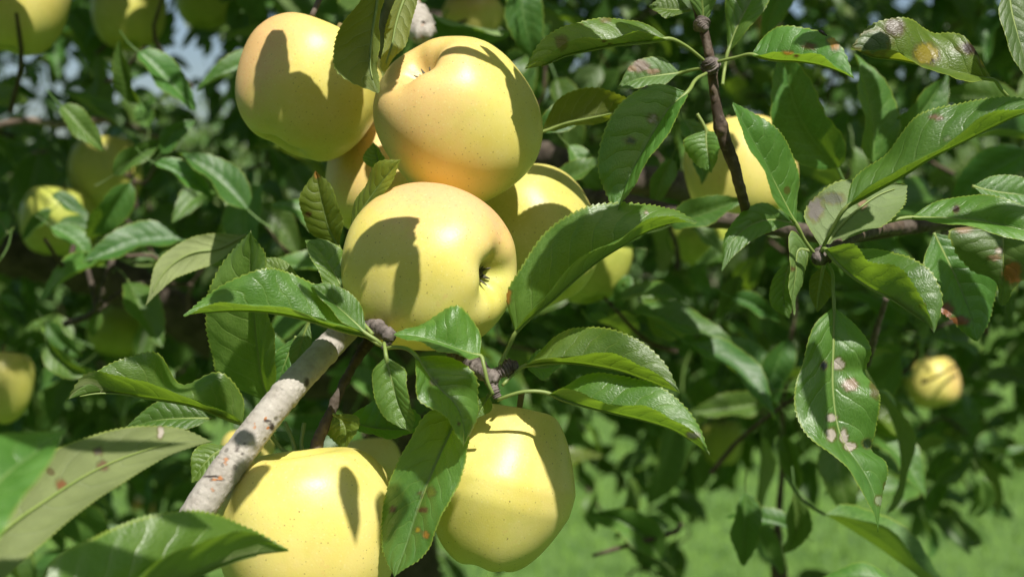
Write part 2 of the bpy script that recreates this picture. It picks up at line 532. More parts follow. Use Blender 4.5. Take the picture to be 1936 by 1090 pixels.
def leaf_grid(Mn, Ln, Rn, nw, W, teeth, bulge, wave, phase, tooth_amp):
    ns = len(Mn) - 1
    t = np.linspace(0, 1, ns + 1)
    T = np.gradient(Mn, axis=0); T /= np.linalg.norm(T, axis=1)[:, None] + 1e-12
    V = np.zeros((ns + 1, 2 * nw + 1, 3)); UV = np.zeros((ns + 1, 2 * nw + 1, 2))
    per = ns / teeth
    saw = ((np.arange(ns + 1) / per) % 1.0)
    saw = np.where(saw < 0.67, saw / 0.67, 1 - (saw - 0.67) / 0.33)
    for side, S in ((-1, Ln), (1, Rn)):
        D = S - Mn
        ln = np.linalg.norm(D, axis=1)[:, None] + 1e-9
        Du = D / ln
        N = np.cross(T, Du) if side < 0 else np.cross(Du, T)
        N /= np.linalg.norm(N, axis=1)[:, None] + 1e-9
        wv = (np.sin(2 * np.pi * (t * wave[0] + phase + (0.37 if side > 0 else 0))) * wave[1])[:, None]
        for jj in range(0, nw + 1):
            a = jj / nw
            if jj == 0 and side > 0: continue
            p = Mn + D * a + N * ln * (bulge * 4 * a * (1 - a) - 0.25 * bulge * a) + N * W * wv * a * a
            p = p + N * W * 0.012 * (np.sin(2 * np.pi * (t * 8.5 - 1.5 * a ** 1.3))[:, None]) * a * (1 - 0.4 * a)
            if jj == nw:
                p = p + (Du + 0.5 * T) * (saw[:, None] - 0.5) * tooth_amp * W * np.clip(ln / (0.25 * W), 0, 1)
            V[:, nw + side * jj] = p
            UV[:, nw + side * jj, 0] = 0.5 + 0.5 * side * a
            UV[:, nw + side * jj, 1] = t
    n2 = 2 * nw + 1
    i, j = np.meshgrid(np.arange(ns), np.arange(n2 - 1), indexing='ij'); i = i.ravel(); j = j.ravel()
    Fq = np.stack([i * n2 + j, i * n2 + j + 1, (i + 1) * n2 + j + 1, (i + 1) * n2 + j], 1)
    return V.reshape(-1, 3), Fq, UV.reshape(-1, 2)


BROWN = (0.10, 0.045, 0.015); WHITE = (0.52, 0.45, 0.38); ORANGE = (0.40, 0.20, 0.03); PINK = (0.30, 0.20, 0.11)
DARKB = (0.035, 0.016, 0.008); YELL = (0.45, 0.33, 0.02); PALEV = (0.22, 0.30, 0.13)


def hero(base, tip, st, d, mat=None, W=None, sl=None, sr=None, bow=0.0, petiole=None, spots=(), seed=0,
         ns=None, nw=10, label=None, wave=(2.5, 0.045), bulge=0.09, teeth=None):
    """base,tip (px,py); st rows (Mx,My,Lx,Ly,Rx,Ry); d=(base,tip) depth; sl,sr: +1 margin away from camera, -1 towards"""
    n = len(st)
    pts = [base] + [(s[0], s[1]) for s in st] + [tip]
    cum = [0.0]
    for a, b in zip(pts[:-1], pts[1:]):
        cum.append(cum[-1] + math.hypot(a[0] - b[0], a[1] - b[1]))
    tt = [c / cum[-1] for c in cum]
    dep = [d[0] + (d[1] - d[0]) * q - bow * math.sin(math.pi * q) for q in tt]
    wl = [math.hypot(s[2] - s[0], s[3] - s[1]) for s in st]
    wr = [math.hypot(s[4] - s[0], s[5] - s[1]) for s in st]
    if W is None:
        W = max(max(wl), max(wr)) * 1.04
    if sl is None: sl = -1 if sum(wl) < sum(wr) else 1
    if sr is None: sr = -1 if sum(wr) < sum(wl) else 1
    M = [list(pts[0]) + [dep[0]]]; L = [M[0]]; Rr = [M[0]]
    for k_, s in enumerate(st):
        q = tt[k_ + 1]; dd = dep[k_ + 1]
        shape = math.sin(math.pi * min(1, max(0, q)) ** 0.85) ** 0.62
        wt = max(W * shape, 1)
        zl = math.sqrt(max(wt * wt - wl[k_] ** 2, (0.12 * wt) ** 2)) / F * dd
        zr = math.sqrt(max(wt * wt - wr[k_] ** 2, (0.12 * wt) ** 2)) / F * dd
        M.append([s[0], s[1], dd]); L.append([s[2], s[3], dd + sl * zl * 0.8]); Rr.append([s[4], s[5], dd + sr * zr * 0.8])
    e = list(pts[-1]) + [dep[-1]]
    M.append(e); L.append(e); Rr.append(e)
    A = atn(M); par = np.array(tt)
    # keep the margin pixels true although depth changed
    Lw, Rw = atn(L), atn(Rr)
    wm = W / F * d[0]
    length_px = cum[-1]
    teeth = teeth or max(12, int(length_px / 9.5))
    ns = ns or teeth * 3
    Mn, Ln, Rn = hermite(A, ns, par), hermite(Lw, ns, par), hermite(Rw, ns, par)
    rr = random.Random(seed * 13 + 5)
    V, Fq, UV = leaf_grid(Mn, Ln, Rn, nw, wm, teeth, bulge, wave, rr.random(), 0.036)
    bl = np.zeros((len(V), 4), np.float32)
    if spots:
        bx, by, _ = proj(V)
        nz = np.array([noise.noise(Vector((x * 0.09, y * 0.09, seed))) for x, y in zip(bx, by)])
        for (sx, sy, rx, ry, colr) in spots:
            q = np.sqrt(((bx - sx) / rx) ** 2 + ((by - sy) / ry) ** 2) + nz * 0.35
            al = np.clip((1.45 - q) * 2.2, 0, 0.6)
            s = al > bl[:, 3]
            bl[s, :3] = (0.13, 0.10, 0.02); bl[s, 3] = al[s]
            al = np.clip((1.10 - q) * 4.5, 0, 1)
            s = al > 0.5
            bl[s, :3] = colr; bl[s, 3] = np.maximum(al[s], 0.8)
    me = mesh_np('leaf', V, Fq, mat or M_LEAF, UV, blem=bl)
    o = link('leaf', me, tree)
    if label: o['label'] = label
    # stalk: petiole plus the raised rib under the midrib
    T = np.gradient(Mn, axis=0)
    sp = [tuple(A[0])]
    path = []
    if petiole:
        for (x, y, z) in petiole: path.append(np.array(at(x, y, z)))
        path = path[::-1]                    # from twig to leaf
    rib = Mn[::max(1, ns // 12)]
    # underside normal
    DL = Ln - Mn; Nn = np.cross(T, DL); Nn /= np.linalg.norm(Nn, axis=1)[:, None] + 1e-12
    ribn = Nn[::max(1, ns // 12)]
    full = []
    rads = []
    for p in path:
        full.append(p); rads.append(0.00085)
    cnt = len(rib)
    for q_, (p, nn) in enumerate(zip(rib[:-1], ribn[:-1])):
        f = q_ / cnt
        full.append(p - nn * (0.0004 if q_ else 0)); rads.append(0.0008 * (1 - f) ** 1.0 + 0.00015)
    full = np.array(full)
    # remove coincident points
    keep = [0]
    for q_ in range(1, len(full)):
        if np.linalg.norm(full[q_] - full[keep[-1]]) > 0.0015: keep.append(q_)
    full = full[keep]; rads = np.array(rads)[keep]
    seg = np.linalg.norm(np.diff(full, axis=0), axis=1); pr = np.concatenate([[0], np.cumsum(seg)]); pr /= pr[-1]
    C = hermite(full, 40, pr); r2 = np.interp(np.linspace(0, 1, 41), pr, rads)
    tv, tf = tube_arrays(C, r2, 6)
    so_ = link('leaf_stalk', mesh_np('leaf_stalk', tv, tf, M_STALK, np.zeros((len(tv), 2))), o)
    return o


H = hero
# ---- leaves of the lower centre cluster
H((693, 635), (346, 596), [(651, 624, 652, 616, 655, 597), (590, 605, 588, 596, 606, 545), (532, 592, 530, 581, 545, 513), (468, 586, 468, 572, 490, 509), (404, 588, 404, 576, 400, 549)],
  (0.600, 0.585), petiole=[(712, 648, 0.598), (725, 655, 0.60)], seed=1, label='long folded green leaf with pale sheen left of the middle apple')
H((692, 630), (588, 538), [(672, 610, 655, 613, 687, 588), (650, 590, 632, 592, 672, 562), (625, 568, 610, 566, 645, 543), (603, 549, 595, 550, 616, 534)],
  (0.598, 0.60), petiole=[(715, 645, 0.598), (725, 655, 0.60)], seed=2)
H((512, 762), (475, 434), [(500, 730, 432, 728, 522, 715), (488, 660, 400, 662, 517, 650), (482, 600, 386, 600, 503, 590), (477, 540, 396, 545, 497, 530), (474, 485, 432, 480, 497, 478)],
  (0.67, 0.645), petiole=[(530, 780, 0.67), (560, 770, 0.675)], seed=3, label='broad upright dark green leaf standing behind the long folded leaf')
H((575, 545), (495, 487), [(550, 527, 540, 535, 552, 505), (522, 510, 510, 520, 527, 488)], (0.68, 0.68), mat=M_YOUNG, seed=4)
H((672, 592), (577, 454), [(652, 555, 622, 550, 668, 532), (630, 512, 601, 510, 662, 503), (607, 478, 585, 482, 640, 466), (590, 462, 580, 468, 606, 451)],
  (0.618, 0.625), petiole=[(690, 615, 0.605), (705, 632, 0.602)], seed=5)
H((640, 466), (597, 322), [(622, 432, 592, 445, 648, 428), (612, 395, 571, 405, 642, 395), (604, 360, 567, 370, 625, 352)], (0.655, 0.65), mat=M_YOUNG, seed=6,
  petiole=[(655, 500, 0.66), (668, 560, 0.665)], spots=[(583, 405, 6, 5, BROWN), (600, 330, 6, 8, ORANGE)], label='glossy yellow green leaf at the left edge of the middle apple')
H((660, 446), (758, 302), [(680, 405, 667, 390, 690, 408), (705, 366, 690, 350, 722, 372), (735, 328, 716, 305, 742, 340)], (0.64, 0.622), mat=M_YOUNG, seed=7, sl=1, sr=-1,
  label='pale curled leaf in front of the peach coloured apple')
H((722, 330), (706, 268), [(714, 300, 686, 302, 726, 298)], (0.69, 0.69), seed=8)
H((745, 672 - 5), (0, 0), [], (0, 0)) if False else None
H((908, 672), (744, 632), [(880, 665, 885, 676, 908, 632), (840, 650, 843, 664, 868, 578), (800, 638, 800, 650, 822, 596), (770, 633, 772, 640, 786, 616)],
  (0.592, 0.590), petiole=[(915, 692, 0.59), (922, 722, 0.59), (932, 745, 0.592)], W=75, seed=9, label='triangular bright leaf under the middle apple with its tip on the dark spur')
H((730, 674), (779, 817), [(735, 700, 766, 698, 705, 700), (744, 730, 768, 733, 705, 735), (752, 760, 776, 765, 714, 768), (765, 792, 783, 790, 736, 796)],
  (0.59, 0.585), petiole=[(728, 660, 0.592), (726, 648, 0.596)], seed=10, label='small hanging leaf below the dark spur')
H((788, 674), (875, 846), [(808, 705, 845, 672, 785, 710), (832, 735, 897, 705, 793, 752), (858, 760, 906, 750, 828, 779), (874, 795, 902, 785, 855, 800), (878, 825, 890, 822, 868, 829)],
  (0.585, 0.578), petiole=[(772, 660, 0.588), (752, 656, 0.592), (730, 658, 0.598)], seed=11, spots=[(820, 722, 7, 6, (0.2, 0.22, 0.16)), (868, 800, 3, 3, BROWN)], label='broad leaf crossed by a round shadow above the long hanging leaf')
H((925, 745), (900, 792), [(915, 762, 931, 770, 903, 757)], (0.615, 0.61), seed=12)
H((868, 776), (745, 1093), [(857, 805, 886, 815, 818, 775), (835, 852, 882, 862, 772, 830), (812, 906, 858, 925, 741, 900), (789, 968, 830, 990, 719, 975), (770, 1027, 800, 1045, 724, 1035)],
  (0.60, 0.575), seed=13, ns=99, W=92, spots=[(743, 962, 6, 6, BROWN), (800, 963, 9, 5, BROWN), (805, 1011, 6, 7, ORANGE), (790, 1000, 5, 5, YELL), (797, 935, 4, 6, BROWN), (815, 930, 8, 8, (0.15, 0.2, 0.02))],
  petiole=[(885, 745, 0.605), (905, 725, 0.607)], label='long leaf hanging between the two lowest apples with brown specks')
H((628, 782), (648, 853), [(650, 800, 678, 788, 612, 812), (654, 825, 670, 822, 632, 834)], (0.64, 0.635), mat=M_YOUNG, seed=14)
H((655, 795), (806, 800), [(690, 806, 686, 768, 692, 818), (740, 812, 738, 748, 742, 826), (780, 810, 780, 772, 782, 818)], (0.66, 0.665), seed=15)
H((460, 802), (123, 757), [(412, 783, 420, 773, 458, 748), (363, 765, 378, 757, 412, 702), (320, 757, 325, 742, 346, 724), (270, 750, 270, 717, 300, 668), (215, 742, 215, 706, 240, 675), (165, 745, 160, 708, 186, 700)],
  (0.65, 0.63), W=80, seed=16, petiole=[(490, 812, 0.65), (520, 815, 0.66)], label='notched leaf reaching left above the blurred foreground leaves')
H((400, 790), (232, 812), [(350, 790, 350, 812, 352, 756), (290, 795, 290, 813, 294, 760)], (0.69, 0.69), seed=17)
H((440, 842), (362, 912), [(402, 860, 418, 888, 380, 840), (380, 884, 394, 900, 362, 862)], (0.625, 0.62), seed=18, mat=M_YOUNG)
H((585, 604), (556, 705), [(572, 640, 588, 645, 556, 642), (563, 672, 576, 675, 546, 668)], (0.66, 0.66), mat=M_PALE, seed=19)
H((560, 635), (522, 740), [(545, 670, 560, 680, 522, 665), (532, 705, 545, 712, 518, 700)], (0.68, 0.68), seed=20)
# ---- centre right
H((974, 630), (1318, 420), [(1000, 602, 958, 565, 1003, 588), (1040, 570, 985, 505, 1034, 552), (1085, 530, 1030, 438, 1076, 508), (1135, 490, 1096, 396, 1126, 468), (1180, 462, 1155, 382, 1172, 449), (1225, 436, 1222, 383, 1218, 421), (1270, 422, 1268, 396, 1266, 408)],
  (0.605, 0.59), W=100, seed=21, petiole=[(962, 655, 0.607), (945, 688, 0.606)], spots=[(1222, 402, 4, 4, WHITE), (960, 560, 6, 14, ORANGE)],
  label='large folded leaf pointing up right from the spur beside the middle apple')
H((990, 692), (1286, 743), [(1020, 686, 1012, 670, 1020, 682), (1065, 684, 1060, 630, 1063, 672), (1126, 691, 1118, 616, 1125, 668), (1180, 703, 1180, 629, 1180, 671), (1222, 718, 1227, 656, 1220, 693), (1256, 731, 1262, 694, 1252, 716)],
  (0.61, 0.59), W=82, seed=22, petiole=[(965, 712, 0.61), (950, 728, 0.608)], label='upper of the two arched leaves reaching right above the lower right apple')
H((992, 690), (1062, 688), [(1025, 695, 1020, 660, 1025, 717)], (0.645, 0.65), seed=23)
H((1038, 743), (1342, 860), [(1068, 755, 1062, 729, 1062, 735), (1122, 771, 1116, 706, 1124, 752), (1176, 784, 1182, 710, 1176, 763), (1229, 797, 1240, 725, 1229, 771), (1275, 813, 1290, 763, 1274, 789), (1312, 836, 1324, 806, 1306, 811)],
  (0.60, 0.575), W=85, seed=24, petiole=[(990, 740, 0.60), (960, 748, 0.602), (940, 756, 0.605)], spots=[(1310, 822, 12, 6, (0.2, 0.2, 0.14)), (1075, 715, 6, 4, DARKB)],
  label='lower of the two arched leaves reaching right above the lower right apple')
# ---- top centre
H((715, -60), (715, 177), [(712, 0, 680, 0, 724, 0), (705, 50, 644, 50, 716, 55), (701, 95, 631, 95, 714, 100), (702, 140, 642, 142, 716, 140)],
  (0.645, 0.63), mat=M_OLIVE, seed=25, sl=-1, sr=1, label='dark olive leaf hanging between the two top apples')
H((790, -50), (724, 146), [(765, 0, 747, 5, 789, 0), (750, 45, 730, 46, 779, 42), (742, 85, 727, 84, 766, 87), (731, 118, 718, 120, 744, 112)],
  (0.65, 0.64), mat=M_YOUNG, seed=26, sl=1, sr=-1, label='yellowish curled leaf hanging right of the dark olive leaf')
H((1262, 73), (992, 131), [(1218, 79, 1216, 60, 1215, 43), (1165, 84, 1163, 71, 1166, 33), (1110, 95, 1108, 71, 1107, 39), (1065, 106, 1060, 88, 1058, 52), (1025, 124, 1020, 113, 1016, 86)],
  (0.64, 0.625), W=70, seed=27, petiole=[(1295, 86, 0.645), (1320, 105, 0.65), (1337, 120, 0.655)], spots=[(1062, 80, 10, 12, (0.18, 0.17, 0.03)), (1142, 78, 4, 2, BROWN), (1152, 83, 4, 2, BROWN), (1145, 38, 9, 5, (0.16, 0.15, 0.03))],
  label='long folded leaf pointing left toward the top right apple from the dark twig')
H((1299, 175), (1168, 405), [(1268, 202, 1294, 196, 1240, 158), (1240, 243, 1270, 236, 1180, 188), (1214, 290, 1234, 292, 1141, 250), (1192, 330, 1206, 336, 1130, 315), (1176, 370, 1182, 372, 1145, 365)],
  (0.615, 0.60), W=72, seed=28, petiole=[(1312, 155, 0.625), (1335, 139, 0.65)], spots=[(1234, 225, 9, 8, (0.40, 0.36, 0.33)), (1216, 163, 6, 5, BROWN), (1190, 265, 9, 6, (0.06, 0.1, 0.02))],
  label='large shaded leaf hanging from the dark twig with one white spot')
H((1286, 138), (1167, 169), [(1250, 142, 1253, 160, 1253, 109), (1212, 148, 1214, 164, 1206, 113), (1185, 158, 1184, 168, 1187, 130)], (0.67, 0.665), mat=M_PALE, seed=29,
  spots=[(1212, 124, 15, 11, (0.22, 0.16, 0.12)), (1195, 130, 8, 6, PINK), (1235, 135, 12, 5, PINK)], petiole=[(1310, 132, 0.665), (1335, 128, 0.66)], label='pale leaf with a brown dead corner behind the large shaded leaf')
H((1022, 250), (1215, 195), [(1065, 233, 1062, 242, 1055, 188), (1115, 222, 1116, 234, 1115, 165), (1160, 212, 1162, 222, 1165, 176)], (0.70, 0.69), mat=M_OLIVE, seed=30, sl=1, sr=-1,
  label='olive leaf showing its underside right of the top right apple')
H((1335, 246), (1346, 327), [(1335, 268, 1370, 256, 1294, 262), (1340, 298, 1358, 290, 1310, 306)], (0.69, 0.685), seed=31, petiole=[(1330, 235, 0.69), (1318, 215, 0.69)])
H((1330, 46), (1315, -120), [(1328, 15, 1305, 5, 1350, 12), (1325, -30, 1285, -30, 1372, -30)], (0.66, 0.64), mat=M_PALE, seed=32)
H((1376, 98), (1455, -110), [(1390, 60, 1372, 45, 1412, 60), (1420, 0, 1374, -12, 1454, 0), (1445, -60, 1400, -70, 1475, -50)], (0.69, 0.70), seed=33, petiole=[(1370, 130, 0.69), (1366, 160, 0.68)])
H((1305, 18), (1226, 12), [(1266, 18, 1262, 33, 1268, -14)], (0.67, 0.67), seed=34)
H((1422, 103), (1615, 149), [(1457, 112, 1446, 64, 1455, 101), (1512, 116, 1500, 49, 1511, 98), (1553, 123, 1560, 62, 1553, 106), (1588, 135, 1596, 96, 1583, 124)],
  (0.64, 0.62), W=74, seed=35, petiole=[(1395, 108, 0.645), (1365, 115, 0.65), (1343, 121, 0.655)], spots=[(1572, 76, 9, 7, YELL), (1580, 88, 8, 8, ORANGE), (1530, 88, 12, 6, (0.17, 0.10, 0.02)), (1490, 100, 10, 4, ORANGE), (1505, 106, 5, 3, BROWN)],
  label='folded leaf right of the dark twig with a yellowed upper edge')
H((1879, 151), (1608, 90), [(1838, 143, 1838, 150, 1834, 80), (1770, 128, 1772, 138, 1765, 58), (1700, 112, 1700, 98, 1703, 33), (1648, 106, 1650, 95, 1645, 48)],
  (0.63, 0.625), W=84, seed=36, mat=M_YOUNG, ns=120, nw=14, petiole=[(1892, 168, 0.635), (1905, 182, 0.64)],
  spots=[(1757, 106, 18, 15, DARKB), (1751, 101, 21, 18, (0.30, 0.24, 0.02)), (1846, 92, 30, 11, DARKB), (1690, 52, 18, 16, (0.13, 0.10, 0.06)), (1866, 115, 14, 12, YELL), (1650, 80, 30, 20, (0.11, 0.17, 0.05))],
  label='damaged yellow green leaf at top right with two dark brown holes')
H((1506, 425), (1386, 193), [(1490, 395, 1480, 398, 1510, 372), (1467, 350, 1456, 353, 1510, 328), (1445, 305, 1437, 309, 1495, 280), (1420, 260, 1410, 264, 1466, 240), (1400, 222, 1394, 227, 1424, 212)],
  (0.60, 0.585), seed=37, petiole=[(1520, 452, 0.605), (1545, 486, 0.612)], label='upright leaf with glossy sheen in front of the right hand apple')
H((1600, 392), (1978, 203), [(1640, 368, 1615, 338, 1633, 354), (1700, 335, 1675, 286, 1692, 328), (1760, 298, 1733, 220, 1754, 290), (1820, 268, 1800, 196, 1816, 250), (1880, 238, 1870, 184, 1876, 213), (1930, 215, 1932, 187, 1925, 203)],
  (0.595, 0.57), W=92, seed=38, petiole=[(1578, 425, 0.60), (1562, 455, 0.605), (1550, 480, 0.612)], spots=[(1770, 222, 12, 5, (0.2, 0.12, 0.07)), (1790, 262, 8, 3, PALEV)],
  label='long bright leaf sweeping up to the right edge of the frame')
H((1556, 472), (1716, 350), [(1582, 437, 1612, 447, 1520, 412), (1617, 402, 1665, 428, 1548, 366), (1657, 372, 1706, 396, 1604, 338)], (0.635, 0.645), mat=M_PALE, seed=39, sl=-1, sr=1,
  spots=[(1541, 396, 14, 20, (0.16, 0.14, 0.12)), (1575, 375, 20, 10, (0.13, 0.14, 0.09)), (1632, 385, 9, 10, PINK)], nw=14, label='pale leaf underside with a grey shrivelled edge above the right hand spur')
H((1530, 474), (1502, 596), [(1515, 470, 1528, 485, 1506, 440), (1504, 520, 1520, 528, 1493, 515), (1500, 560, 1507, 562, 1494, 560)], (0.618, 0.605), mat=M_PALE, seed=40, sl=1, sr=-1,
  spots=[(1500, 508, 5, 4, BROWN)], label='narrow pale leaf hanging below the right hand spur')
H((1560, 470), (1766, 629), [(1590, 503, 1612, 466, 1605, 460), (1640, 540, 1672, 474, 1645, 490), (1685, 565, 1724, 486, 1696, 504), (1725, 592, 1768, 524, 1732, 541), (1752, 611, 1782, 575, 1752, 578)],
  (0.605, 0.58), W=88, seed=41, petiole=[(1552, 480, 0.61)], label='folded leaf with a ruffled bright toothed edge below right of the spur')
H((1577, 580), (1659, 1006), [(1576, 615, 1612, 605, 1540, 612), (1575, 670, 1648, 665, 1516, 690), (1574, 700, 1636, 704, 1509, 715), (1574, 730, 1660, 738, 1505, 740), (1578, 771, 1665, 765, 1508, 788), (1588, 820, 1658, 815, 1538, 836), (1603, 850, 1649, 850, 1578, 862), (1620, 873, 1672, 872, 1606, 884), (1650, 928, 1673, 925, 1640, 944)],
  (0.61, 0.59), ns=150, nw=18, seed=42, W=84, petiole=[(1575, 545, 0.612), (1574, 515, 0.613), (1560, 492, 0.612)],
  spots=[(1585, 687, 11, 11, WHITE), (1607, 727, 14, 11, (0.36, 0.26, 0.19)), (1572, 789, 10, 7, WHITE), (1571, 821, 10, 12, WHITE), (1596, 825, 8, 13, WHITE), (1606, 843, 12, 8, WHITE), (1663, 945, 9, 9, (0.3, 0.36, 0.2)), (1558, 691, 6, 8, (0.03, 0.035, 0.03)), (1655, 735, 9, 16, (0.12, 0.12, 0.03)), (1640, 838, 9, 9, (0.02, 0.04, 0.01))],
  label='long damaged leaf hanging alone on the right with white patches')
H((1720, 411), (2012, 462), [(1775, 412, 1773, 380, 1775, 419), (1830, 415, 1830, 368, 1830, 428), (1890, 425, 1890, 372, 1890, 442), (1940, 436, 1942, 392, 1938, 456)], (0.64, 0.62), seed=43,
  petiole=[(1690, 416, 0.64), (1640, 432, 0.64), (1603, 446, 0.635)], spots=[(1808, 396, 6, 8, DARKB)], label='dark leaf lying level at the right edge under the long bright leaf')
H((1898, 428), (1893, 578), [(1897, 446, 1948, 440, 1811, 430), (1897, 480, 1958, 480, 1805, 470), (1897, 515, 1942, 518, 1838, 512), (1896, 547, 1915, 552, 1880, 530)], (0.665, 0.655), W=95, seed=44, mat=M_PALE, nw=14,
  spots=[(1914, 515, 17, 20, (0.33, 0.13, 0.03)), (1822, 432, 16, 8, PINK), (1890, 473, 8, 6, WHITE), (1880, 487, 13, 5, PINK)], label='spotted leaf with a rust brown patch hanging at the right edge')
H((1765, 440), (1848, 645), [(1795, 500, 1872, 470, 1745, 520), (1822, 560, 1887, 548, 1772, 582), (1840, 612, 1870, 605, 1810, 615)], (0.70, 0.69), seed=45, spots=[(1788, 588, 14, 16, (0.25, 0.09, 0.03)), (1812, 606, 20, 8, (0.25, 0.09, 0.03))], label='broad dark leaf with a rusty edge behind the ruffled leaf')
H((1502, 424), (1364, 513), [(1460, 415, 1465, 434, 1452, 384), (1420, 425, 1427, 452, 1408, 396), (1388, 452, 1397, 474, 1374, 438)], (0.69, 0.67), seed=46)
H((1505, 478), (1492, 602), [(1484, 528, 1506, 528, 1460, 530), (1482, 568, 1502, 570, 1458, 577)], (0.70, 0.70), seed=47)
H((1558, 500), (1545, 590), [(1552, 532, 1532, 527, 1575, 538), (1547, 562, 1532, 560, 1566, 566)], (0.66, 0.66), mat=M_OLIVE, seed=48, sl=1, sr=1)
H((1905, -40), (1948, 160), [(1912, 20, 1945, 10, 1890, 22), (1925, 70, 1960, 65, 1903, 75), (1938, 115, 1960, 112, 1922, 120)], (0.62, 0.61), mat=M_PALE, seed=49, label='pale leaf cut by the top right corner of the frame')
H((1838, 352), (1995, 375), [(1880, 362, 1878, 332, 1880, 385), (1930, 368, 1930, 334, 1930, 395)], (0.69, 0.69), seed=50)
# ---- blurred foreground leaves, bottom left
H((-150, 1180), (404, 834), [(-60, 1080, -20, 1120, -120, 1010), (0, 1010, 30, 1072, -60, 930), (90, 945, 128, 990, 50, 872), (190, 885, 222, 918, 160, 828), (290, 848, 308, 868, 272, 806), (355, 834, 368, 846, 350, 810)],
  (0.41, 0.545), W=90, seed=51, mat=M_PALE, sl=-1, sr=1, spots=[(115, 915, 10, 9, (0.2, 0.08, 0.02)), (195, 880, 10, 8, (0.15, 0.08, 0.04)), (185, 852, 9, 7, (0.15, 0.12, 0.08)), (303, 815, 6, 12, WHITE)],
  petiole=[(-220, 1250, 0.48)], label='large blurred pale leaf in the foreground reaching from the lower left corner')
H((-170, 1110), (130, 808), [(-70, 990, -120, 900, -20, 1030), (20, 890, -35, 830, 55, 925), (82, 845, 50, 815, 100, 858)], (0.36, 0.42), seed=52, label='blurred glossy leaf at the left edge over the large pale leaf')
H((60, 1210), (546, 1041), [(130, 1180, 90, 1072, 170, 1150), (220, 1150, 180, 1014, 250, 1098), (320, 1112, 290, 972, 330, 1042), (410, 1074, 392, 966, 412, 1008), (480, 1050, 470, 994, 480, 1008)],
  (0.43, 0.50), W=130, seed=53, petiole=[(0, 1270, 0.47)], label='blurred arched leaf in the foreground along the bottom edge')
H((465, 444), (275, 579), [(415, 470, 402, 441, 420, 490), (360, 480, 345, 456, 362, 514), (320, 506, 303, 488, 326, 530)], (0.78, 0.76), mat=M_PALE, seed=54, sl=1, sr=-1, label='soft pale leaf showing its underside at left centre')

# ------------------------------------------------------------------ wood
tube('trunk', [(-0.02, 2.0, -0.05), (0.0, 1.98, 0.5), (-0.16, 1.95, 1.0), (-0.17, 1.9, 1.30), (-0.14, 1.85, 1.55), (-0.10, 1.9, 1.9), (-0.02, 2.0, 2.6)],
     [0.085, 0.07, 0.062, 0.058, 0.05, 0.045, 0.03], M_BROWN, tree, px=False, k=20, n=90, rough=0.10)
ORM = (0.42, 0.17, 0.06)
DK = (0.055, 0.042, 0.035)
limb = tube('branch', [(230, 1190, 0.565), (310, 1070, 0.575), (405, 920, 0.585), (475, 825, 0.595), (545, 738, 0.607), (610, 668, 0.622), (665, 612, 0.65), (735, 545, 0.705), (830, 480, 0.78)],
     [0.0070, 0.0068, 0.0066, 0.0063, 0.0060, 0.0058, 0.0060, 0.0072, 0.009], M_GREY, tree, k=44, n=560, rough=0.045, seed=3,
     marks=[(416, 903, 5, 5, ORM, 1), (405, 906, 5, 3, ORM, 1), (428, 868, 5, 4, ORM, .9), (426, 874, 3, 5, ORM, .9), (402, 925, 3, 4, ORM, .8), (448, 850, 4, 5, DK, .9), (458, 856, 2, 4, DK, .8), (462, 838, 2, 3, DK, .7),
            (505, 795, 8, 3, DK, 1), (514, 806, 5, 8, DK, 1), (400, 900, 16, 2.5, DK, 1), (415, 906, 10, 3, DK, .9), (580, 722, 5, 9, DK, .9)],
     rings=[(0.25, 0.004, -0.05), (0.255, 0.006, 0.05), (0.36, 0.004, -0.05), (0.365, 0.006, 0.05), (0.46, 0.004, 0.05), (0.62, 0.004, 0.06)])
tube('branch', [(815, 492, 0.77), (830, 480, 0.78), (880, 470, 1.1), (800, 520, 1.6), (740, 545, 1.86)], [0.0088, 0.009, 0.014, 0.024, 0.034], M_OLD, tree, k=16, n=60, rough=0.1, seed=33)
for pts in ([(538, 798, 0.645), (552, 830, 0.64), (560, 862, 0.635)], [(575, 800, 0.645), (570, 835, 0.64), (572, 858, 0.635)], [(505, 812, 0.64), (535, 850, 0.64), (570, 864, 0.634)],
            [(470, 868, 0.64), (510, 874, 0.635), (545, 866, 0.633), (580, 858, 0.632)], [(610, 852, 0.63), (596, 862, 0.632), (584, 872, 0.634)]):
    tube('fruit_stalk', pts, [0.0011, 0.0009, 0.0012], M_STALK, tree, k=8, n=24, rough=0.08, seed=34)
limb['label'] = 'thick smooth grey branch with orange flecks and ring scars rising from lower left'
tube('twig', [(700, 640, 0.66), (668, 690, 0.655), (645, 735, 0.645), (618, 795, 0.64), (596, 850, 0.635), (585, 880, 0.632)], [0.0028, 0.0022, 0.0021, 0.0024, 0.0028, 0.0032], M_BROWN, tree, k=16, n=120, rough=0.3, seed=4)


def spur(pts, rads, seed, parent=tree, mat=M_SPUR):
    n = 90
    rings = [(q / 11 + 0.04, 0.012, 0.14 + 0.09 * ((q * 7) % 3)) for q in range(11)]
    return tube('spur', pts, rads, mat, parent, k=18, n=n, rough=0.22, seed=seed, rings=rings)


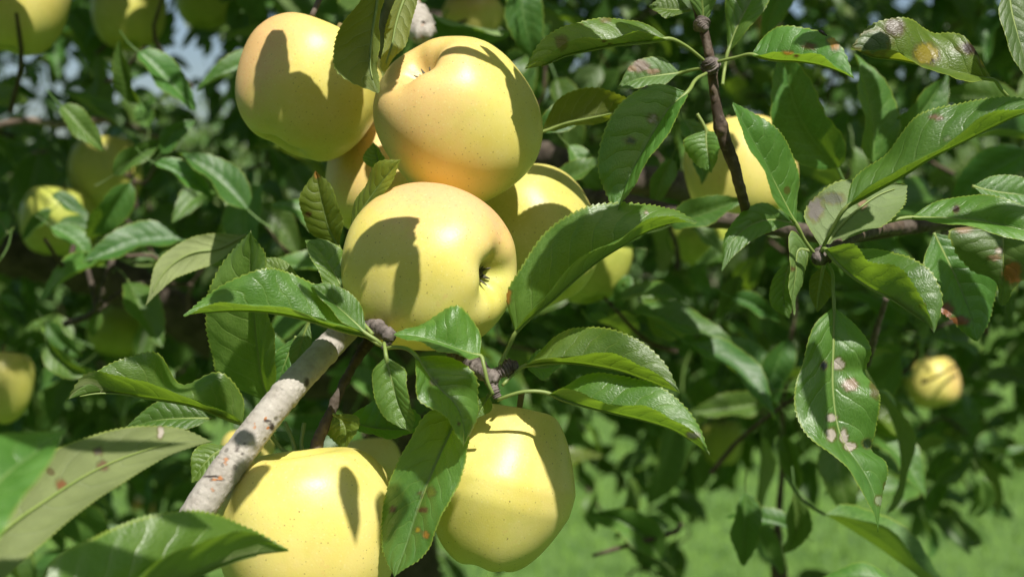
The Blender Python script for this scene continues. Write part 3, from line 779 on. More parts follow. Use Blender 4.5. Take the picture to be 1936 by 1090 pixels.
spur([(680, 612, 0.640), (702, 622, 0.612), (722, 626, 0.603), (742, 636, 0.598)], [0.0022, 0.0030, 0.0036, 0.0026], 6)
spur([(735, 634, 0.600), (732, 648, 0.600), (724, 660, 0.599)], [0.0024, 0.0018, 0.0012], 7)
spur([(850, 660, 0.66), (885, 682, 0.63), (912, 702, 0.612), (928, 712, 0.607), (942, 716, 0.606)], [0.0026, 0.0028, 0.0034, 0.0034, 0.0026], 8)
spur([(930, 712, 0.610), (950, 700, 0.610), (965, 692, 0.611), (978, 690, 0.612)], [0.0024, 0.0028, 0.0030, 0.0018], 9)
spur([(925, 712, 0.610), (933, 735, 0.606), (940, 752, 0.606)], [0.0026, 0.0020, 0.0018], 10)
tube('twig', [(745, 560, 0.72), (800, 640, 0.69), (850, 660, 0.66)], [0.004, 0.003, 0.0026], M_BROWN, tree, k=12, n=50, rough=0.15, seed=5)
tw = tube('twig', [(1270, -110, 0.67), (1300, -40, 0.665), (1322, 30, 0.66), (1338, 90, 0.658), (1345, 130, 0.658), (1354, 195, 0.66), (1368, 258, 0.663), (1388, 315, 0.668), (1402, 365, 0.674), (1412, 405, 0.70), (1425, 430, 0.80)],
     [0.0019, 0.0020, 0.0022, 0.0023, 0.0030, 0.0024, 0.0026, 0.0034, 0.0036, 0.0040, 0.005], M_TWIG, tree, k=18, n=200, rough=0.16, seed=12,
     rings=[(0.36, 0.012, 0.3), (0.255, 0.01, 0.25), (0.62, 0.01, 0.15), (0.72, 0.012, 0.2)])
tw['label'] = 'thin dark knobbly twig running down in front of the right hand apple'
spur([(1345, 128, 0.655), (1342, 120, 0.652), (1338, 112, 0.651)], [0.0030, 0.0034, 0.0018], 13)
spur([(1326, 40, 0.660), (1328, 50, 0.657), (1336, 58, 0.656)], [0.0028, 0.0032, 0.0016], 14)
br = tube('branch', [(740, 560, 1.86), (860, 470, 1.35), (1010, 400, 1.0), (1110, 372, 0.90), (1200, 385, 0.86), (1300, 408, 0.84), (1400, 420, 0.82), (1500, 436, 0.80), (1580, 446, 0.78), (1700, 430, 0.76), (1800, 418, 0.78), (1960, 430, 0.82), (2150, 420, 0.9)],
     [0.030, 0.020, 0.012, 0.0085, 0.0078, 0.0072, 0.0068, 0.006, 0.0052, 0.005, 0.0045, 0.004, 0.003], M_BROWN, tree, k=18, n=200, rough=0.14, seed=15)
br['label'] = 'grey brown branch crossing behind the right hand leaves'
tube('branch', [(760, 500, 1.86), (900, 330, 1.4), (1050, 300, 1.1), (1170, 335, 1.04), (1250, 345, 1.06), (1330, 380, 1.2), (1500, 420, 1.6), (1900, 460, 1.9)],
     [0.030, 0.020, 0.012, 0.011, 0.011, 0.009, 0.008, 0.007], M_BROWN, tree, k=18, n=140, rough=0.22, seed=16)
tube('twig', [(1700, 428, 0.76), (1655, 436, 0.70), (1605, 452, 0.65), (1568, 476, 0.62), (1550, 486, 0.613)], [0.0036, 0.0030, 0.0028, 0.0028, 0.0030], M_TWIG, tree, k=14, n=70, rough=0.2, seed=17)
spur([(1568, 476, 0.620), (1554, 484, 0.612), (1543, 489, 0.608)], [0.0026, 0.0034, 0.0024], 18)
tube('twig', [(-120, 250, 1.3), (0, 236, 1.3), (50, 227, 1.3), (110, 236, 1.32), (170, 228, 1.35), (300, 260, 1.5)], [0.004, 0.0036, 0.0034, 0.003, 0.003, 0.004], M_OLD, tree, k=10, n=60, rough=0.15, seed=19)
tube('branch', [(-260, 430, 1.5), (0, 478, 1.55), (150, 505, 1.6), (280, 562, 1.64), (400, 635, 1.7), (520, 700, 1.78), (690, 700, 1.86)], [0.020, 0.023, 0.026, 0.026, 0.026, 0.030, 0.04], M_BROWN, tree, k=16, n=120, rough=0.2, seed=20)
tube('twig', [(120, 612, 1.06), (150, 604, 1.06), (180, 588, 1.05), (225, 556, 1.05), (290, 532, 1.1), (400, 490, 1.3), (520, 560, 1.7)], [0.0024, 0.003, 0.0036, 0.003, 0.003, 0.004, 0.006], M_BROWN, tree, k=10, n=80, rough=0.25, seed=21)
tube('twig', [(182, 588, 1.05), (196, 545, 1.04), (210, 500, 1.04), (224, 455, 1.05)], [0.0026, 0.0024, 0.0022, 0.0016], M_BROWN, tree, k=10, n=40, rough=0.2, seed=22)
tube('twig', [(182, 588, 1.05), (176, 550, 1.05), (163, 500, 1.06), (150, 470, 1.1)], [0.0022, 0.002, 0.0016, 0.0014], M_BROWN, tree, k=8, n=30, rough=0.2, seed=23)
tube('twig', [(1120, 1050, 1.2), (1180, 1032, 1.2), (1240, 1016, 1.2), (1290, 990, 1.3)], [0.0016, 0.0022, 0.0022, 0.0016], M_TWIG, tree, k=10, n=100, rough=0.15, seed=24)
tube('twig', [(1490, 440, 1.25), (1500, 600, 1.3), (1480, 760, 1.32), (1478, 900, 1.35), (1470, 1000, 1.35), (1476, 1130, 1.36)], [0.003, 0.0026, 0.0022, 0.0026, 0.004, 0.010], M_TWIG, tree, k=12, n=80, rough=0.25, seed=25)
tube('twig', [(1676, 562, 0.86), (1664, 600, 0.87), (1652, 640, 0.88), (1640, 690, 0.9)], [0.0016, 0.0018, 0.0022, 0.0018], M_BROWN, tree, k=8, n=30, rough=0.2, seed=26)
tube('spur', [(775, 20, 0.86), (790, 45, 0.84), (800, 62, 0.83), (822, 52, 0.83)], [0.007, 0.0085, 0.008, 0.003], M_GREY, tree, k=14, n=50, rough=0.4, seed=27)
tube('branch', [(750, 420, 1.86), (700, 150, 1.2), (760, -20, 0.9), (800, -200, 0.8), (900, -500, 0.9)], [0.03, 0.016, 0.009, 0.009, 0.008], M_OLD, tree, k=14, n=90, rough=0.2, seed=28)

# ------------------------------------------------------------------ apples
PROFILE = [(0, .60), (.04, .605), (.10, .66), (.20, .78), (.33, .875), (.48, .905), (.66, .865), (.83, .71), (.95, .46), (1.0, .15), (.99, -.15),
           (.93, -.42), (.82, -.65), (.67, -.81), (.52, -.885), (.40, -.895), (.29, -.85), (.20, -.76), (.12, -.67), (.05, -.635), (0, -.63)]


def apple_mesh(seed, lobes=1.0, taper=0.0):
    prof = np.array([(a, 0, b) for a, b in PROFILE], float)
    n = 56; k = 64
    C = hermite(prof, n)
    V = np.zeros((n + 1, k, 3))
    th = np.linspace(0, 2 * np.pi, k, endpoint=False)
    ph = seed * 1.3
    for i in range(n + 1):
        r, z = max(C[i, 0], 0), C[i, 2]
        low = np.clip((0.3 - z) / 1.2, 0, 1)
        f = 1 + lobes * (0.030 * np.cos(5 * th + ph) * low + 0.012 * np.cos(5 * th + ph) * (1 - low) + 0.02 * np.cos(2 * th + seed))
        f *= 1 + taper * z * 0.14
        if seed == 3: f *= 1 - 0.38 * max(0.0, z - 0.1) - 0.26 * max(0.0, -z - 0.15)
        zz = z + lobes * 0.035 * np.cos(5 * th + ph) * low * r - 0.03 * np.cos(th + seed * 2) * r * (1 if z > 0 else 0.5)
        V[i, :, 0] = r * f * np.cos(th); V[i, :, 1] = r * f * np.sin(th); V[i, :, 2] = zz
    V = V.reshape(-1, 3)
    for q in range(len(V)):
        p = Vector(V[q].tolist())
        V[q] *= 1 + 0.018 * noise.noise(p * 1.6 + Vector((seed * 3.1, 0, 0)))
    i, j = np.meshgrid(np.arange(n), np.arange(k), indexing='ij'); i = i.ravel(); j = j.ravel(); j2 = (j + 1) % k
    Fq = np.stack([i * k + j, (i + 1) * k + j, (i + 1) * k + j2, i * k + j2], 1)
    return mesh_np('fruit', V, Fq, M_APPLE, np.zeros((len(V), 2)))


def stem_mesh(seed, ln=0.55):
    C = hermite([(0, 0, 0.55), (0.02, 0.01, 0.75), (0.06, 0.03, 0.55 + ln)], 14)
    V, Fq = tube_arrays(C, np.linspace(0.030, 0.045, 15), 8)
    return mesh_np('stem', V, Fq, M_STEM, np.zeros((len(V), 2)))


def calyx_mesh(seed):
    rr = random.Random(seed)
    Vs, Fs = [], []
    for q in range(5):
        a = q * 2 * math.pi / 5 + rr.uniform(-.2, .2)
        base = np.array([0.035 * math.cos(a), 0.035 * math.sin(a), -0.63])
        t = np.array([-math.sin(a), math.cos(a), 0]) * 0.035
        outw = np.array([math.cos(a), math.sin(a), 0])
        t = t * 0.8; p1 = base + outw * 0.03 + np.array([0, 0, -0.07])
        p2 = base + outw * rr.uniform(0.05, 0.11) + np.array([0, 0, -rr.uniform(0.11, 0.18)])
        v0 = len(Vs)
        for p, w_ in ((base, 1.0), (p1, 0.8), (p2, 0.15)):
            Vs += [p - t * w_, p + t * w_, p + t * w_ + outw * 0.014, p - t * w_ + outw * 0.014]
        for s_ in range(2):
            b = v0 + s_ * 4
            for e in range(4):
                Fs.append([b + e, b + (e + 1) % 4, b + 4 + (e + 1) % 4, b + 4 + e])
        Fs.append([v0 + 8, v0 + 9, v0 + 10, v0 + 11])
    # little tuft in the middle
    C = hermite([(0, 0, -0.60), (0.01, 0, -0.66), (0.0, 0.02, -0.72)], 8)
    tv, tf = tube_arrays(C, np.linspace(0.035, 0.02, 9), 8)
    n0 = len(Vs)
    V = np.vstack([np.array(Vs), tv]); Fq = np.vstack([np.array(Fs), tf + n0])
    return mesh_np('calyx', V, Fq, M_CALYX, np.zeros((len(V), 2)))


AM = [apple_mesh(q, taper=(0.0, 0.3, 0.6, 0.2)[q]) for q in range(4)] + [apple_mesh(4, lobes=0.35, taper=0.2)]
SM = [stem_mesh(q) for q in range(2)]
CM = [calyx_mesh(q) for q in range(4)]
APPLES = []
CUR = {}


def apple(px, py, rpx, d, cal, label, mesh=0, sc=(1, 1, 1), blush=0.3, green=0.0, bdir=(0.2, 0.6, 0.5), spin=0.0, group='apples hanging in the near tree', stem=True):
    """cal: direction of the blossom end in camera axes (right, up, towards camera)"""
    r = 0.945 * rpx / F * d
    c = at(px, py, d)
    Z = -(RIGHT * cal[0] + UP * cal[1] - FWD * cal[2]).normalized()
    X = Z.orthogonal().normalized(); Y = Z.cross(X)
    Rm = Matrix((X, Y, Z)).transposed() @ Matrix.Rotation(spin, 3, 'Z')
    root = thing('apple', label, 'apple', c, group)
    root.rotation_euler = Rm.to_euler()
    root.scale = (r * sc[0], r * sc[1], r * sc[2])
    b = (RIGHT * bdir[0] + UP * bdir[1] - FWD * bdir[2]).normalized()
    bl = Rm.transposed() @ b
    o = link('fruit', AM[mesh], root)
    o['blush'] = float(blush); o['greenness'] = float(green); o['blush_dir'] = [float(bl.x), float(bl.y), float(bl.z)]
    if stem: link('stem', SM[mesh % 2], root)
    link('calyx', CM[mesh % 4], root)
    APPLES.append((np.array(c), r))
    return root


apple(584, 169, 143, 0.712, (-0.38, -0.85, 0.12), 'top left apple of the cluster with a shaded peach coloured cheek', 1, (1, 1, 0.96), 0.75, 0.05, (-0.8, 0.55, 0.3), 0.3)
apple(863, 226, 155, 0.668, (-0.50, 0.66, 0.54), 'top right apple of the cluster with its blossom end facing up and left', 0, (1, 1, 1.05), 0.6, 0.0, (-0.55, 0.35, 0.5), 1.1)
apple(820, 508, 166, 0.632, (0.82, -0.10, 0.52), 'middle apple with its open blossom end facing right and a pink upper rim', 2, (1, 1, 0.98), 1.0, 0.0, (0.30, 0.93, 0.05), 0.4)
apple(949, 920, 151, 0.637, (-0.25, -0.94, 0.1), 'lower right apple hanging beneath the arched leaves', 3, (1, 1, 1.18), 0.12, 0.05, (0.8, 0.3, 0.3), 2.0)
apple(582, 1012, 178, 0.612, (0.10, -0.90, 0.05), 'lowest left apple cut by the bottom edge behind the grey branch', 1, (1, 1, 1.02), 0.15, 0.0, (0.3, -0.6, 0.6), 0.0, stem=False)
apple(1000, 452, 140, 0.738, (0.3, -0.8, 0.3), 'half shaded greenish apple tucked behind the large folded leaf', 1, (1, 1, 1), 0.1, 0.35, (0.5, 0.5, 0.5), 0.8)
apple(1108, 490, 92, 1.02, (0.2, -0.9, 0.2), 'blurred green apple below the large folded leaf', 3, (1, 1, 1), 0.0, 0.75)
apple(722, 345, 112, 0.752, (-0.2, -0.8, 0.3), 'peach coloured apple wedged behind the upper three apples', 2, (1, 1, 1), 0.6, 0.05, (-0.4, 0.6, 0.6), 0.2)
apple(700, 886, 66, 0.86, (0.1, -0.9, 0.1), 'small shaded apple peeping out behind the lowest left apple', 0, (1, 1, 1), 0.1, 0.25)
apple(468, 858, 52, 0.95, (0, -0.9, 0.1), 'small yellow apple hidden behind the grey branch', 1, (1, 1, 1), 0.2, 0.1)
apple(28, 8, 100, 1.02, (-0.2, -0.95, 0.1), 'yellow green apple in the top left corner', 1, (1, 1, 1.02), 0.2, 0.35, (0.5, 0.5, 0.4))
apple(243, 28, 72, 1.40, (0.05, -0.97, 0.15), 'blurred green apple at upper left with one sunlit stripe', 2, (1, 1, 1.0), 0.1, 0.6)
apple(388, 2, 56, 1.75, (0, -1, 0.1), 'dim green apple under the top edge left of the cluster', 0, (1, 1, 1), 0.0, 0.85)
apple(200, 330, 72, 1.38, (0.1, -0.95, 0.1), 'blurred green apple with a bright yellow shoulder above the left hand leaves', 4, (1, 1, 1.08), 0.1, 0.6)
apple(112, 420, 76, 1.36, (-0.1, -0.95, 0.1), 'green apple half covered by leaves at left centre', 1, (1, 1, 0.95), 0.0, 0.8)
apple(218, 627, 54, 1.72, (-0.1, -0.95, 0.2), 'small shaded green apple under the left hand twig', 0, (1, 1, 0.92), 0.0, 0.95)
apple(-6, 732, 68, 1.12, (-0.1, -0.95, 0.1), 'olive yellow apple cut by the left edge', 2, (1, 1, 1.15), 0.1, 0.45)
apple(1402, 328, 112, 0.88, (0.2, -0.95, 0.2), 'yellow apple behind the dark knobbly twig at right', 4, (1, 1, 1), 0.25, 0.1, (0.6, 0.6, 0.5))
apple(1325, 448, 62, 1.25, (0.1, -0.95, 0.2), 'greenish apple hanging under the grey brown branch', 3, (1, 1, 1), 0.0, 0.95)
apple(1365, 836, 40, 2.25, (0, -1, 0.1), 'small distant green apple right of the arched leaves', 2, (1, 1, 1.2), 0.0, 0.85)
apple(1764, 724, 54, 1.95, (0.2, -0.9, 0.2), 'bright yellow apple with a pink cheek in the right background', 4, (1, 1, 0.95), 0.5, 0.0, (0.95, 0.1, 0.2))
apple(893, 28, 62, 1.25, (0.1, -0.95, 0.2), 'amber apple behind leaves above the top right apple', 3, (1, 1, 1), 0.7, 0.1, (-0.2, 0.7, 0.5))
apple(1452, 50, 26, 2.1, (0.1, -0.95, 0.2), 'tiny pink blurred apple under the top edge at right', 0, (1, 1, 1), 1.8, 0.0, (0, 0.5, 0.8))
apple(1286, 866, 17, 3.0, (0, -1, 0.1), 'tiny red blurred apple below the tip of the lower arched leaf', 0, (1, 1, 1), 2.5, 0.0, (0, 0.3, 0.9))
apple(1542, 306, 26, 2.0, (0, -1, 0.1), 'pale blurred apple just right of the yellow apple behind the twig', 1, (1, 1, 1), 0.1, 0.4)
apple(258, 953, 15, 3.4, (0, -1, 0.1), 'left one of two tiny amber apples low in the left background', 1, (1, 1, 1), 0.9, 0.1, (0, 0.5, 0.8))
apple(286, 958, 17, 3.3, (0, -1, 0.1), 'right one of two tiny amber apples low in the left background', 1, (1, 1, 1), 1.2, 0.1, (0, 0.5, 0.8))
# apple stems to the twigs
tube('twig', [(590, 30, 0.72), (612, -20, 0.74), (640, -90, 0.78), (760, -120, 0.84)], [0.0014, 0.0018, 0.003, 0.005], M_BROWN, tree, k=10, n=40, rough=0.2, seed=31)

# ------------------------------------------------------------------ beetle
bt = thing('beetle', 'tiny dark oval beetle on the yellowed upper edge of a leaf', 'beetle', at(1554, 63, 0.627))
V = []; Fq = []
nu, nv = 12, 14
for a in range(nu + 1):
    for b in range(nv):
        t_ = math.pi * a / nu; p_ = 2 * math.pi * b / nv
        x = 0.0019 * math.cos(t_); y = 0.0013 * math.sin(t_) * math.cos(p_); z = 0.0013 * math.sin(t_) * math.sin(p_)
        if z < 0: z *= 0.3
        if abs(y) < 0.0001 and z > 0: z *= 0.93
        V.append((x * 0.8 + z * 0.3, -y, z - x * 0.5))
for a in range(nu):
    for b in range(nv):
        Fq.append([a * nv + b, a * nv + (b + 1) % nv, (a + 1) * nv + (b + 1) % nv, (a + 1) * nv + b])
link('shell', mesh_np('shell', V, Fq, M_BEETLE, np.zeros((len(V), 2))), bt)
hv = np.array(V) * 0.45 + np.array([0.0017, 0, -0.0009])
link('head', mesh_np('head', hv, Fq, M_BEETLE, np.zeros((len(V), 2))), bt)

# ------------------------------------------------------------------ background foliage: leaf variants
def variant(seed, ns=18, nw=3):
    rr = random.Random(100 + seed)
    curl = rr.uniform(0.05, 0.55); fold = rr.uniform(0.15, 0.9); twist = rr.uniform(-0.5, 0.5); bend = rr.uniform(-0.12, 0.12)
    wd = rr.uniform(0.24, 0.30)
    t = np.linspace(0, 1, ns + 1)
    ang = -curl * 2.0 * t ** 1.3
    y = np.concatenate([[0], np.cumsum(np.cos(ang[:-1]))]) / ns
    z = np.concatenate([[0], np.cumsum(np.sin(ang[:-1]))]) / ns
    x = bend * np.sin(np.pi * t)
    Mn = np.stack([x, y, z], 1)
    wt = wd * np.sin(np.pi * t ** 0.82) ** 0.7 * (1 - 0.25 * t); wt[0] = 0.0; wt[-1] = 0
    L = Mn.copy(); Rr_ = Mn.copy()
    for q in range(ns + 1):
        f = fold; tw_ = twist * t[q]
        L[q] += np.array([-math.cos(f + tw_), 0, math.sin(f + tw_)]) * wt[q]
        Rr_[q] += np.array([math.cos(f - tw_), 0, math.sin(f - tw_)]) * wt[q]
    V, Fq, UV = leaf_grid(Mn, L, Rr_, nw, wd, 9, 0.10, (2.0, 0.10), rr.random(), 0.05)
    # petiole
    C = hermite([(0, -0.33, -0.10 * rr.uniform(-1, 1)), (0, -0.15, 0.0), (0, 0, 0)], 4)
    tv, tf = tube_arrays(C, np.full(5, 0.011), 4, cap=False)
    tuv = np.tile(np.array([[0.5, 0.3]]), (len(tv), 1))
    return np.vstack([V, tv]), np.vstack([Fq, tf + len(V)]), np.vstack([UV, tuv])


VARS = [variant(q) for q in range(10)]
LOW = []; FAR = []
for q in range(10):
    LOW.append(variant(q, 9, 2)); FAR.append(variant(q, 7, 1))
VMESH = {}


def vmesh(q, mi=0):
    if (q, mi) not in VMESH:
        VMESH[(q, mi)] = mesh_np('leaf_shape', *VARS[q][:2], (M_BACK, M_YOUNG, M_PALE)[mi], VARS[q][2])
    return VMESH[(q, mi)]


def basis(fwd, up, pos, s):
    f = Vector(fwd).normalized(); u = Vector(up)
    r_ = f.cross(u).normalized(); u = r_.cross(f)
    return Matrix(((r_.x * s, f.x * s, u.x * s, pos[0]), (r_.y * s, f.y * s, u.y * s, pos[1]), (r_.z * s, f.z * s, u.z * s, pos[2]), (0, 0, 0, 1)))


BGL = []       # (matrix, variant, forced, material index)


def qleaf(bx, by, tx, ty, d, d2=None, up=(0.1, 0.75, 0.6), mi=0, var=None):
    """one blurred mid-ground leaf from base to tip; up = upper side direction (right, up, towards camera)"""
    b = at(bx, by, d); t_ = at(tx, ty, d2 or d)
    L_ = (t_ - b).length * 1.12
    u = RIGHT * up[0] + UP * up[1] - FWD * up[2]
    BGL.append((basis(t_ - b, u, b, L_), R.randrange(10) if var is None else var, True, mi))


for a in [
    (116, 200, 193, 270, 1.0, 1.0, (0.3, 0.5, 0.8)), (262, 196, 222, 92, 1.02, 1.0, (-0.5, 0.1, 0.9)), (262, 98, 367, 186, 0.98, 0.98, (0.4, 0.6, 0.7)),
    (468, 396, 351, 290, 0.95, 0.95, (0.3, 0.4, 0.9)), (292, 308, 396, 366, 0.96, 0.96, (0.1, 0.8, 0.6)), (305, 290, 362, 232, 1.0, 1.0, (0.2, 0.2, 0.9)),
    (246, 345, 183, 470, 1.0, 1.0, (0.7, 0.1, 0.7)), (347, 455, 172, 480, 0.98, 0.96, (0, 0.8, 0.6)), (100, 396, 44, 448, 1.1, 1.1, (0.3, 0.5, 0.8)),
    (1270, 425, 1385, 372, 0.82, 0.80, (0.1, 0.5, 0.8)), (1290, 225, 1330, 330, 0.84, 0.83, (0.3, 0.3, 0.9)), (1050, 345, 1140, 300, 0.86, 0.85, (0.1, 0.5, 0.8)), (1075, 275, 1150, 345, 0.88, 0.88, (0.2, 0.5, 0.8)), (1270, 300, 1240, 385, 0.86, 0.86, (0.3, 0.2, 0.9)), (1520, 440, 1620, 500, 0.86, 0.86, (0.2, 0.5, 0.8)), (1420, 980, 1480, 1075, 1.2, 1.2, (0.2, 0.2, 0.9)), (1490, 640, 1470, 760, 1.1, 1.1, (0.4, 0.2, 0.9)), (1480, 820, 1510, 920, 1.15, 1.15, (-0.3, 0.2, 0.9)),
    (1300, 420, 1370, 470, 1.1, 1.1, (0.1, 0.7, 0.6)), (1400, 455, 1310, 500, 1.12, 1.12, (0.1, 0.7, 0.6)), (1200, 470, 1110, 470, 0.93, 0.93, (0.1, 0.8, 0.5)),
    (112, 420, 194, 430, 1.1, 1.1, (0.1, 0.9, 0.5)), (96, 428, 172, 488, 1.08, 1.08, (0.3, 0.7, 0.7)), (100, 366, 166, 410, 1.12, 1.12, (0.2, 0.7, 0.8)),
    (256, 492, 304, 490, 1.1, 1.1, (0, 0.7, 0.7)), (456, 420, 424, 366, 1.1, 1.1, (0.2, 0.2, 0.9)), (215, 330, 300, 268, 1.0, 1.0, (0.0, 0.2, 0.9)),
    (12, 400, -30, 500, 1.2, 1.2, (0.5, 0.4, 0.8)), (0, 560, 42, 580, 1.2, 1.2, (0, 0.8, 0.6)), (90, 610, 150, 670, 1.1, 1.1, (-0.3, 0.2, 0.9)),
    (140, 640, 40, 600, 1.3, 1.3, (0, 0.6, 0.8)), (190, 590, 176, 640, 1.05, 1.05, (0.4, 0.2, 0.9)),
    (1584, 318, 1490, 118, 0.80, 0.78, (-0.5, 0.2, 0.9)), (1652, 308, 1630, 120, 0.83, 0.82, (0.3, 0.3, 0.9)), (1668, 292, 1786, 150, 0.84, 0.83, (0.3, 0.3, 0.9)),
    (1845, 350, 1875, 320, 1.1, 1.1, (0.1, 0.7, 0.8)), (1500, -60, 1455, 60, 0.9, 0.9, (0.3, 0.2, 0.9)), (1300, 650, 1464, 758, 0.98, 0.96, (0.35, 0.8, 0.5)),
    (1655, 735, 1768, 930, 0.95, 0.95, (0.9, 0.5, 0.1)), (1560, 972, 1800, 1115, 0.9, 0.9, (0.4, 0.9, 0.1)), (1700, 1120, 1545, 1068, 0.85, 0.85, (0, 0.9, 0.4)),
    (1500, 930, 1500, 1060, 0.95, 0.95, (0.1, -0.3, 0.9)), (1410, 930, 1415, 1060, 0.95, 0.95, (0.3, 0.1, 0.9)), (1470, 760, 1380, 640, 1.1, 1.1, (0.3, 0.4, 0.9)),
    (1290, 740, 1284, 950, 1.5, 1.5, (0.8, 0.0, 0.5)), (1190, 900, 1180, 1010, 1.5, 1.5, (0.8, 0.0, 0.5)), (1500, 1000, 1390, 950, 1.0, 1.0, (0, 0.7, 0.7)),
    (1250, 1060, 1130, 960, 1.2, 1.2, (0.2, 0.4, 0.9)), (1000, 40, 930, -60, 1.0, 1.0, (0.2, 0.2, 0.9)), (985, -40, 1030, 100, 0.95, 0.95, (0.3, 0.3, 0.9)),
    (800, 20, 960, 110, 0.95, 0.95, (-0.2, -0.8, 0.5)), (1020, 250, 1100, 160, 0.8, 0.8, (0.1, 0.4, 0.9)), (1430, 430, 1550, 400, 0.85, 0.85, (0, 0.3, 0.9)),
    (1380, 560, 1470, 600, 1.0, 1.0, (0, 0.5, 0.9)), (1400, 520, 1350, 600, 1.1, 1.1, (0, 0.5, 0.9)), (1190, 520, 1170, 580, 1.0, 1.0, (0.2, 0.7, 0.7)),
    (1230, 720, 1180, 640, 1.5, 1.5, (0.2, 0.4, 0.9)), (560, 700, 500, 620, 0.9, 0.9, (0, 0.5, 0.9)), (150, 690, 60, 740, 1.2, 1.2, (0, 0.5, 0.9)),
    (90, 640, 165, 720, 1.0, 1.0, (-0.5, 0.1, 0.8)), (330, 700, 240, 760, 1.1, 1.1, (0, 0.3, 0.9)),
    (1850, 900, 1868, 985, 1.3, 1.3, (0.3, 0.2, 0.9)), (1900, 860, 1960, 840, 1.3, 1.3, (0, 0.8, 0.5)),
]:
    qleaf(a[0], a[1], a[2], a[3], a[4], a[5], a[6])

sunv = np.array(SUN)
HC = [(c, r) for c, r in APPLES]


LITP = [(1764, 724, 1.93, .05), (150, 230, 1.0, .04), (350, 320, 0.95, .05), (380, 480, 0.77, .05), (1380, 700, 0.97, .05), (230, 140, 1.0, .04), (220, 410, 1.0, .05),
        (320, 140, 0.98, .04), (260, 450, 0.97, .05), (130, 440, 1.1, .05), (1720, 200, 0.83, .04), (1430, 330, 0.85, .04), (1850, 600, 1.3, .10), (1600, 620, 1.4, .10), (1250, 640, 1.4, .10),
        (1900, 100, 1.3, .08), (1560, 40, 1.2, .07), (1100, 640, 1.3, .07), (1420, 560, 1.2, .07), (1120, 60, 1.1, .06), (940, 60, 1.0, .06), (500, 600, 1.2, .06), (230, 860, 1.4, .12)]
LITP = [(np.array(at(a, b, c)), r) for a, b, c, r in LITP]


def blocks_light(p):
    for q, r in LITP:
        w = p - q; t = w @ sunv
        if t > 0.08 and np.linalg.norm(w - sunv * t) < r: return True
    return False


AP = [(proj(c[None]), r) for c, r in APPLES]


def hides_apple(b, v):
    P_ = np.array([b, b + v * 0.5, b + v]); X, Y, D = proj(P_)
    for (ax, ay, ad), r in AP:
        rp = r * F / ad[0]
        if D.min() < ad[0] and (((X - ax[0]) ** 2 + (Y - ay[0]) ** 2) < (rp * 1.08) ** 2).any():
            return True
    return False


def cluster(c, n, size, droop=0.0, twig=True):
    ax = Vector((R.uniform(-1, 1), R.uniform(-1, 1), R.uniform(-0.6, 0.8))).normalized()
    t1 = ax.orthogonal().normalized(); t2 = ax.cross(t1)
    a0 = R.uniform(0, 6.28)
    for q in range(n):
        a = a0 + q * 2.4
        el = R.uniform(0.1, 0.9)
        dr = (t1 * math.cos(a) + t2 * math.sin(a)) * math.cos(el) + ax * math.sin(el)
        dr = (dr + Vector((0, 0, -droop))).normalized()
        s = size * R.uniform(0.7, 1.15)
        upv = Vector((0.15, -0.75, 0.62)) + Vector((R.uniform(-.8, .8), R.uniform(-.8, .8), R.uniform(-.5, .5)))
        if abs(dr.dot(upv.normalized())) > 0.95: continue
        base = Vector(c) + dr * (0.33 * s) + ax * R.uniform(-0.03, 0.03)
        tipp = base + dr * s
        dmin = min((base - CAM).dot(FWD), (tipp - CAM).dot(FWD))
        if dmin < 0.84:
            if c[2] < 1.7: continue
            if proj(np.array([base, tipp]))[1].max() > -40 and dmin > 0.05: continue
        if hides_apple(base, dr * s) or blocks_light(np.array(base + dr * s * 0.5)): continue
        BGL.append((basis(dr, upv, base, s), R.randrange(10), False, 1 if R.random() < 0.04 else (2 if R.random() < 0.12 else 0)))
    return ax


def keep_prob(px, py, d):
    """how leafy the near tree is, seen roughly from the camera side"""
    p = 1.0
    if px > 1060:
        if py > 830: p = 0.42 if px < 1640 else 0.12
        elif py > 660: p = 0.7
    elif px < 420 and py > 620:
        p = 0.75
    elif py > 900: p = 0.5
    if px < 460 and -60 < py < 330: p = 0.62
    if 330 < px < 460 and 30 < py < 330: p = 0.25
    return p


def shades_fruit(c):
    for dd in (0.42, 0.52, 0.62, 0.74):
        t = ((np.array(c) - np.array(CAM)) @ np.array(FWD) - dd) / (sunv @ np.array(FWD))
        X, Y, D = proj((np.array(c) - sunv * t)[None])
        m = 0.62 / dd
        if t > 0 and -300 * m < X[0] < 2230 * m and -380 * m < Y[0] < 1450 * m: return True
    return False


CL = []
tries = 0
while len(CL) < 900 and tries < 20000:
    tries += 1
    d = 0.95 + (R.random() ** 0.75) * 2.1
    px = R.uniform(-450, 2400); py = R.uniform(-160, 1150)
    if R.random() > (d / 2.6) ** 1.6 + 0.06: continue
    if R.random() > keep_prob(px, py, d): continue
    c = at(px, py, d)
    if c.z < 0.85: continue
    if noise.noise(c * 4.5) < -0.12: continue
    CL.append(c)
    cluster(c, R.randint(4, 7), R.uniform(0.062, 0.085), R.uniform(0.0, 0.6))
n_near = len(BGL)
n_view = len(CL)
# the shaded depth of the crown behind
while len(CL) < n_view + 900 and tries < 80000:
    tries += 1
    d = R.uniform(2.3, 3.6)
    px = R.uniform(-500, 2450); py = R.uniform(-200, 1000)
    kp = keep_prob(px, py, d)
    if px < 325 and py < 330: kp = 0.65
    elif px < 460 and py < 330: kp = 0.08
    if noise.noise(Vector((px, py, 0)) * 0.006) < -0.22: continue
    if R.random() > kp: continue
    c = at(px, py, d)
    if c.z < 1.0: continue
    CL.append(c)
    cluster(c, R.randint(5, 8), R.uniform(0.075, 0.10), R.uniform(0.0, 0.6))
n_view = len(CL)
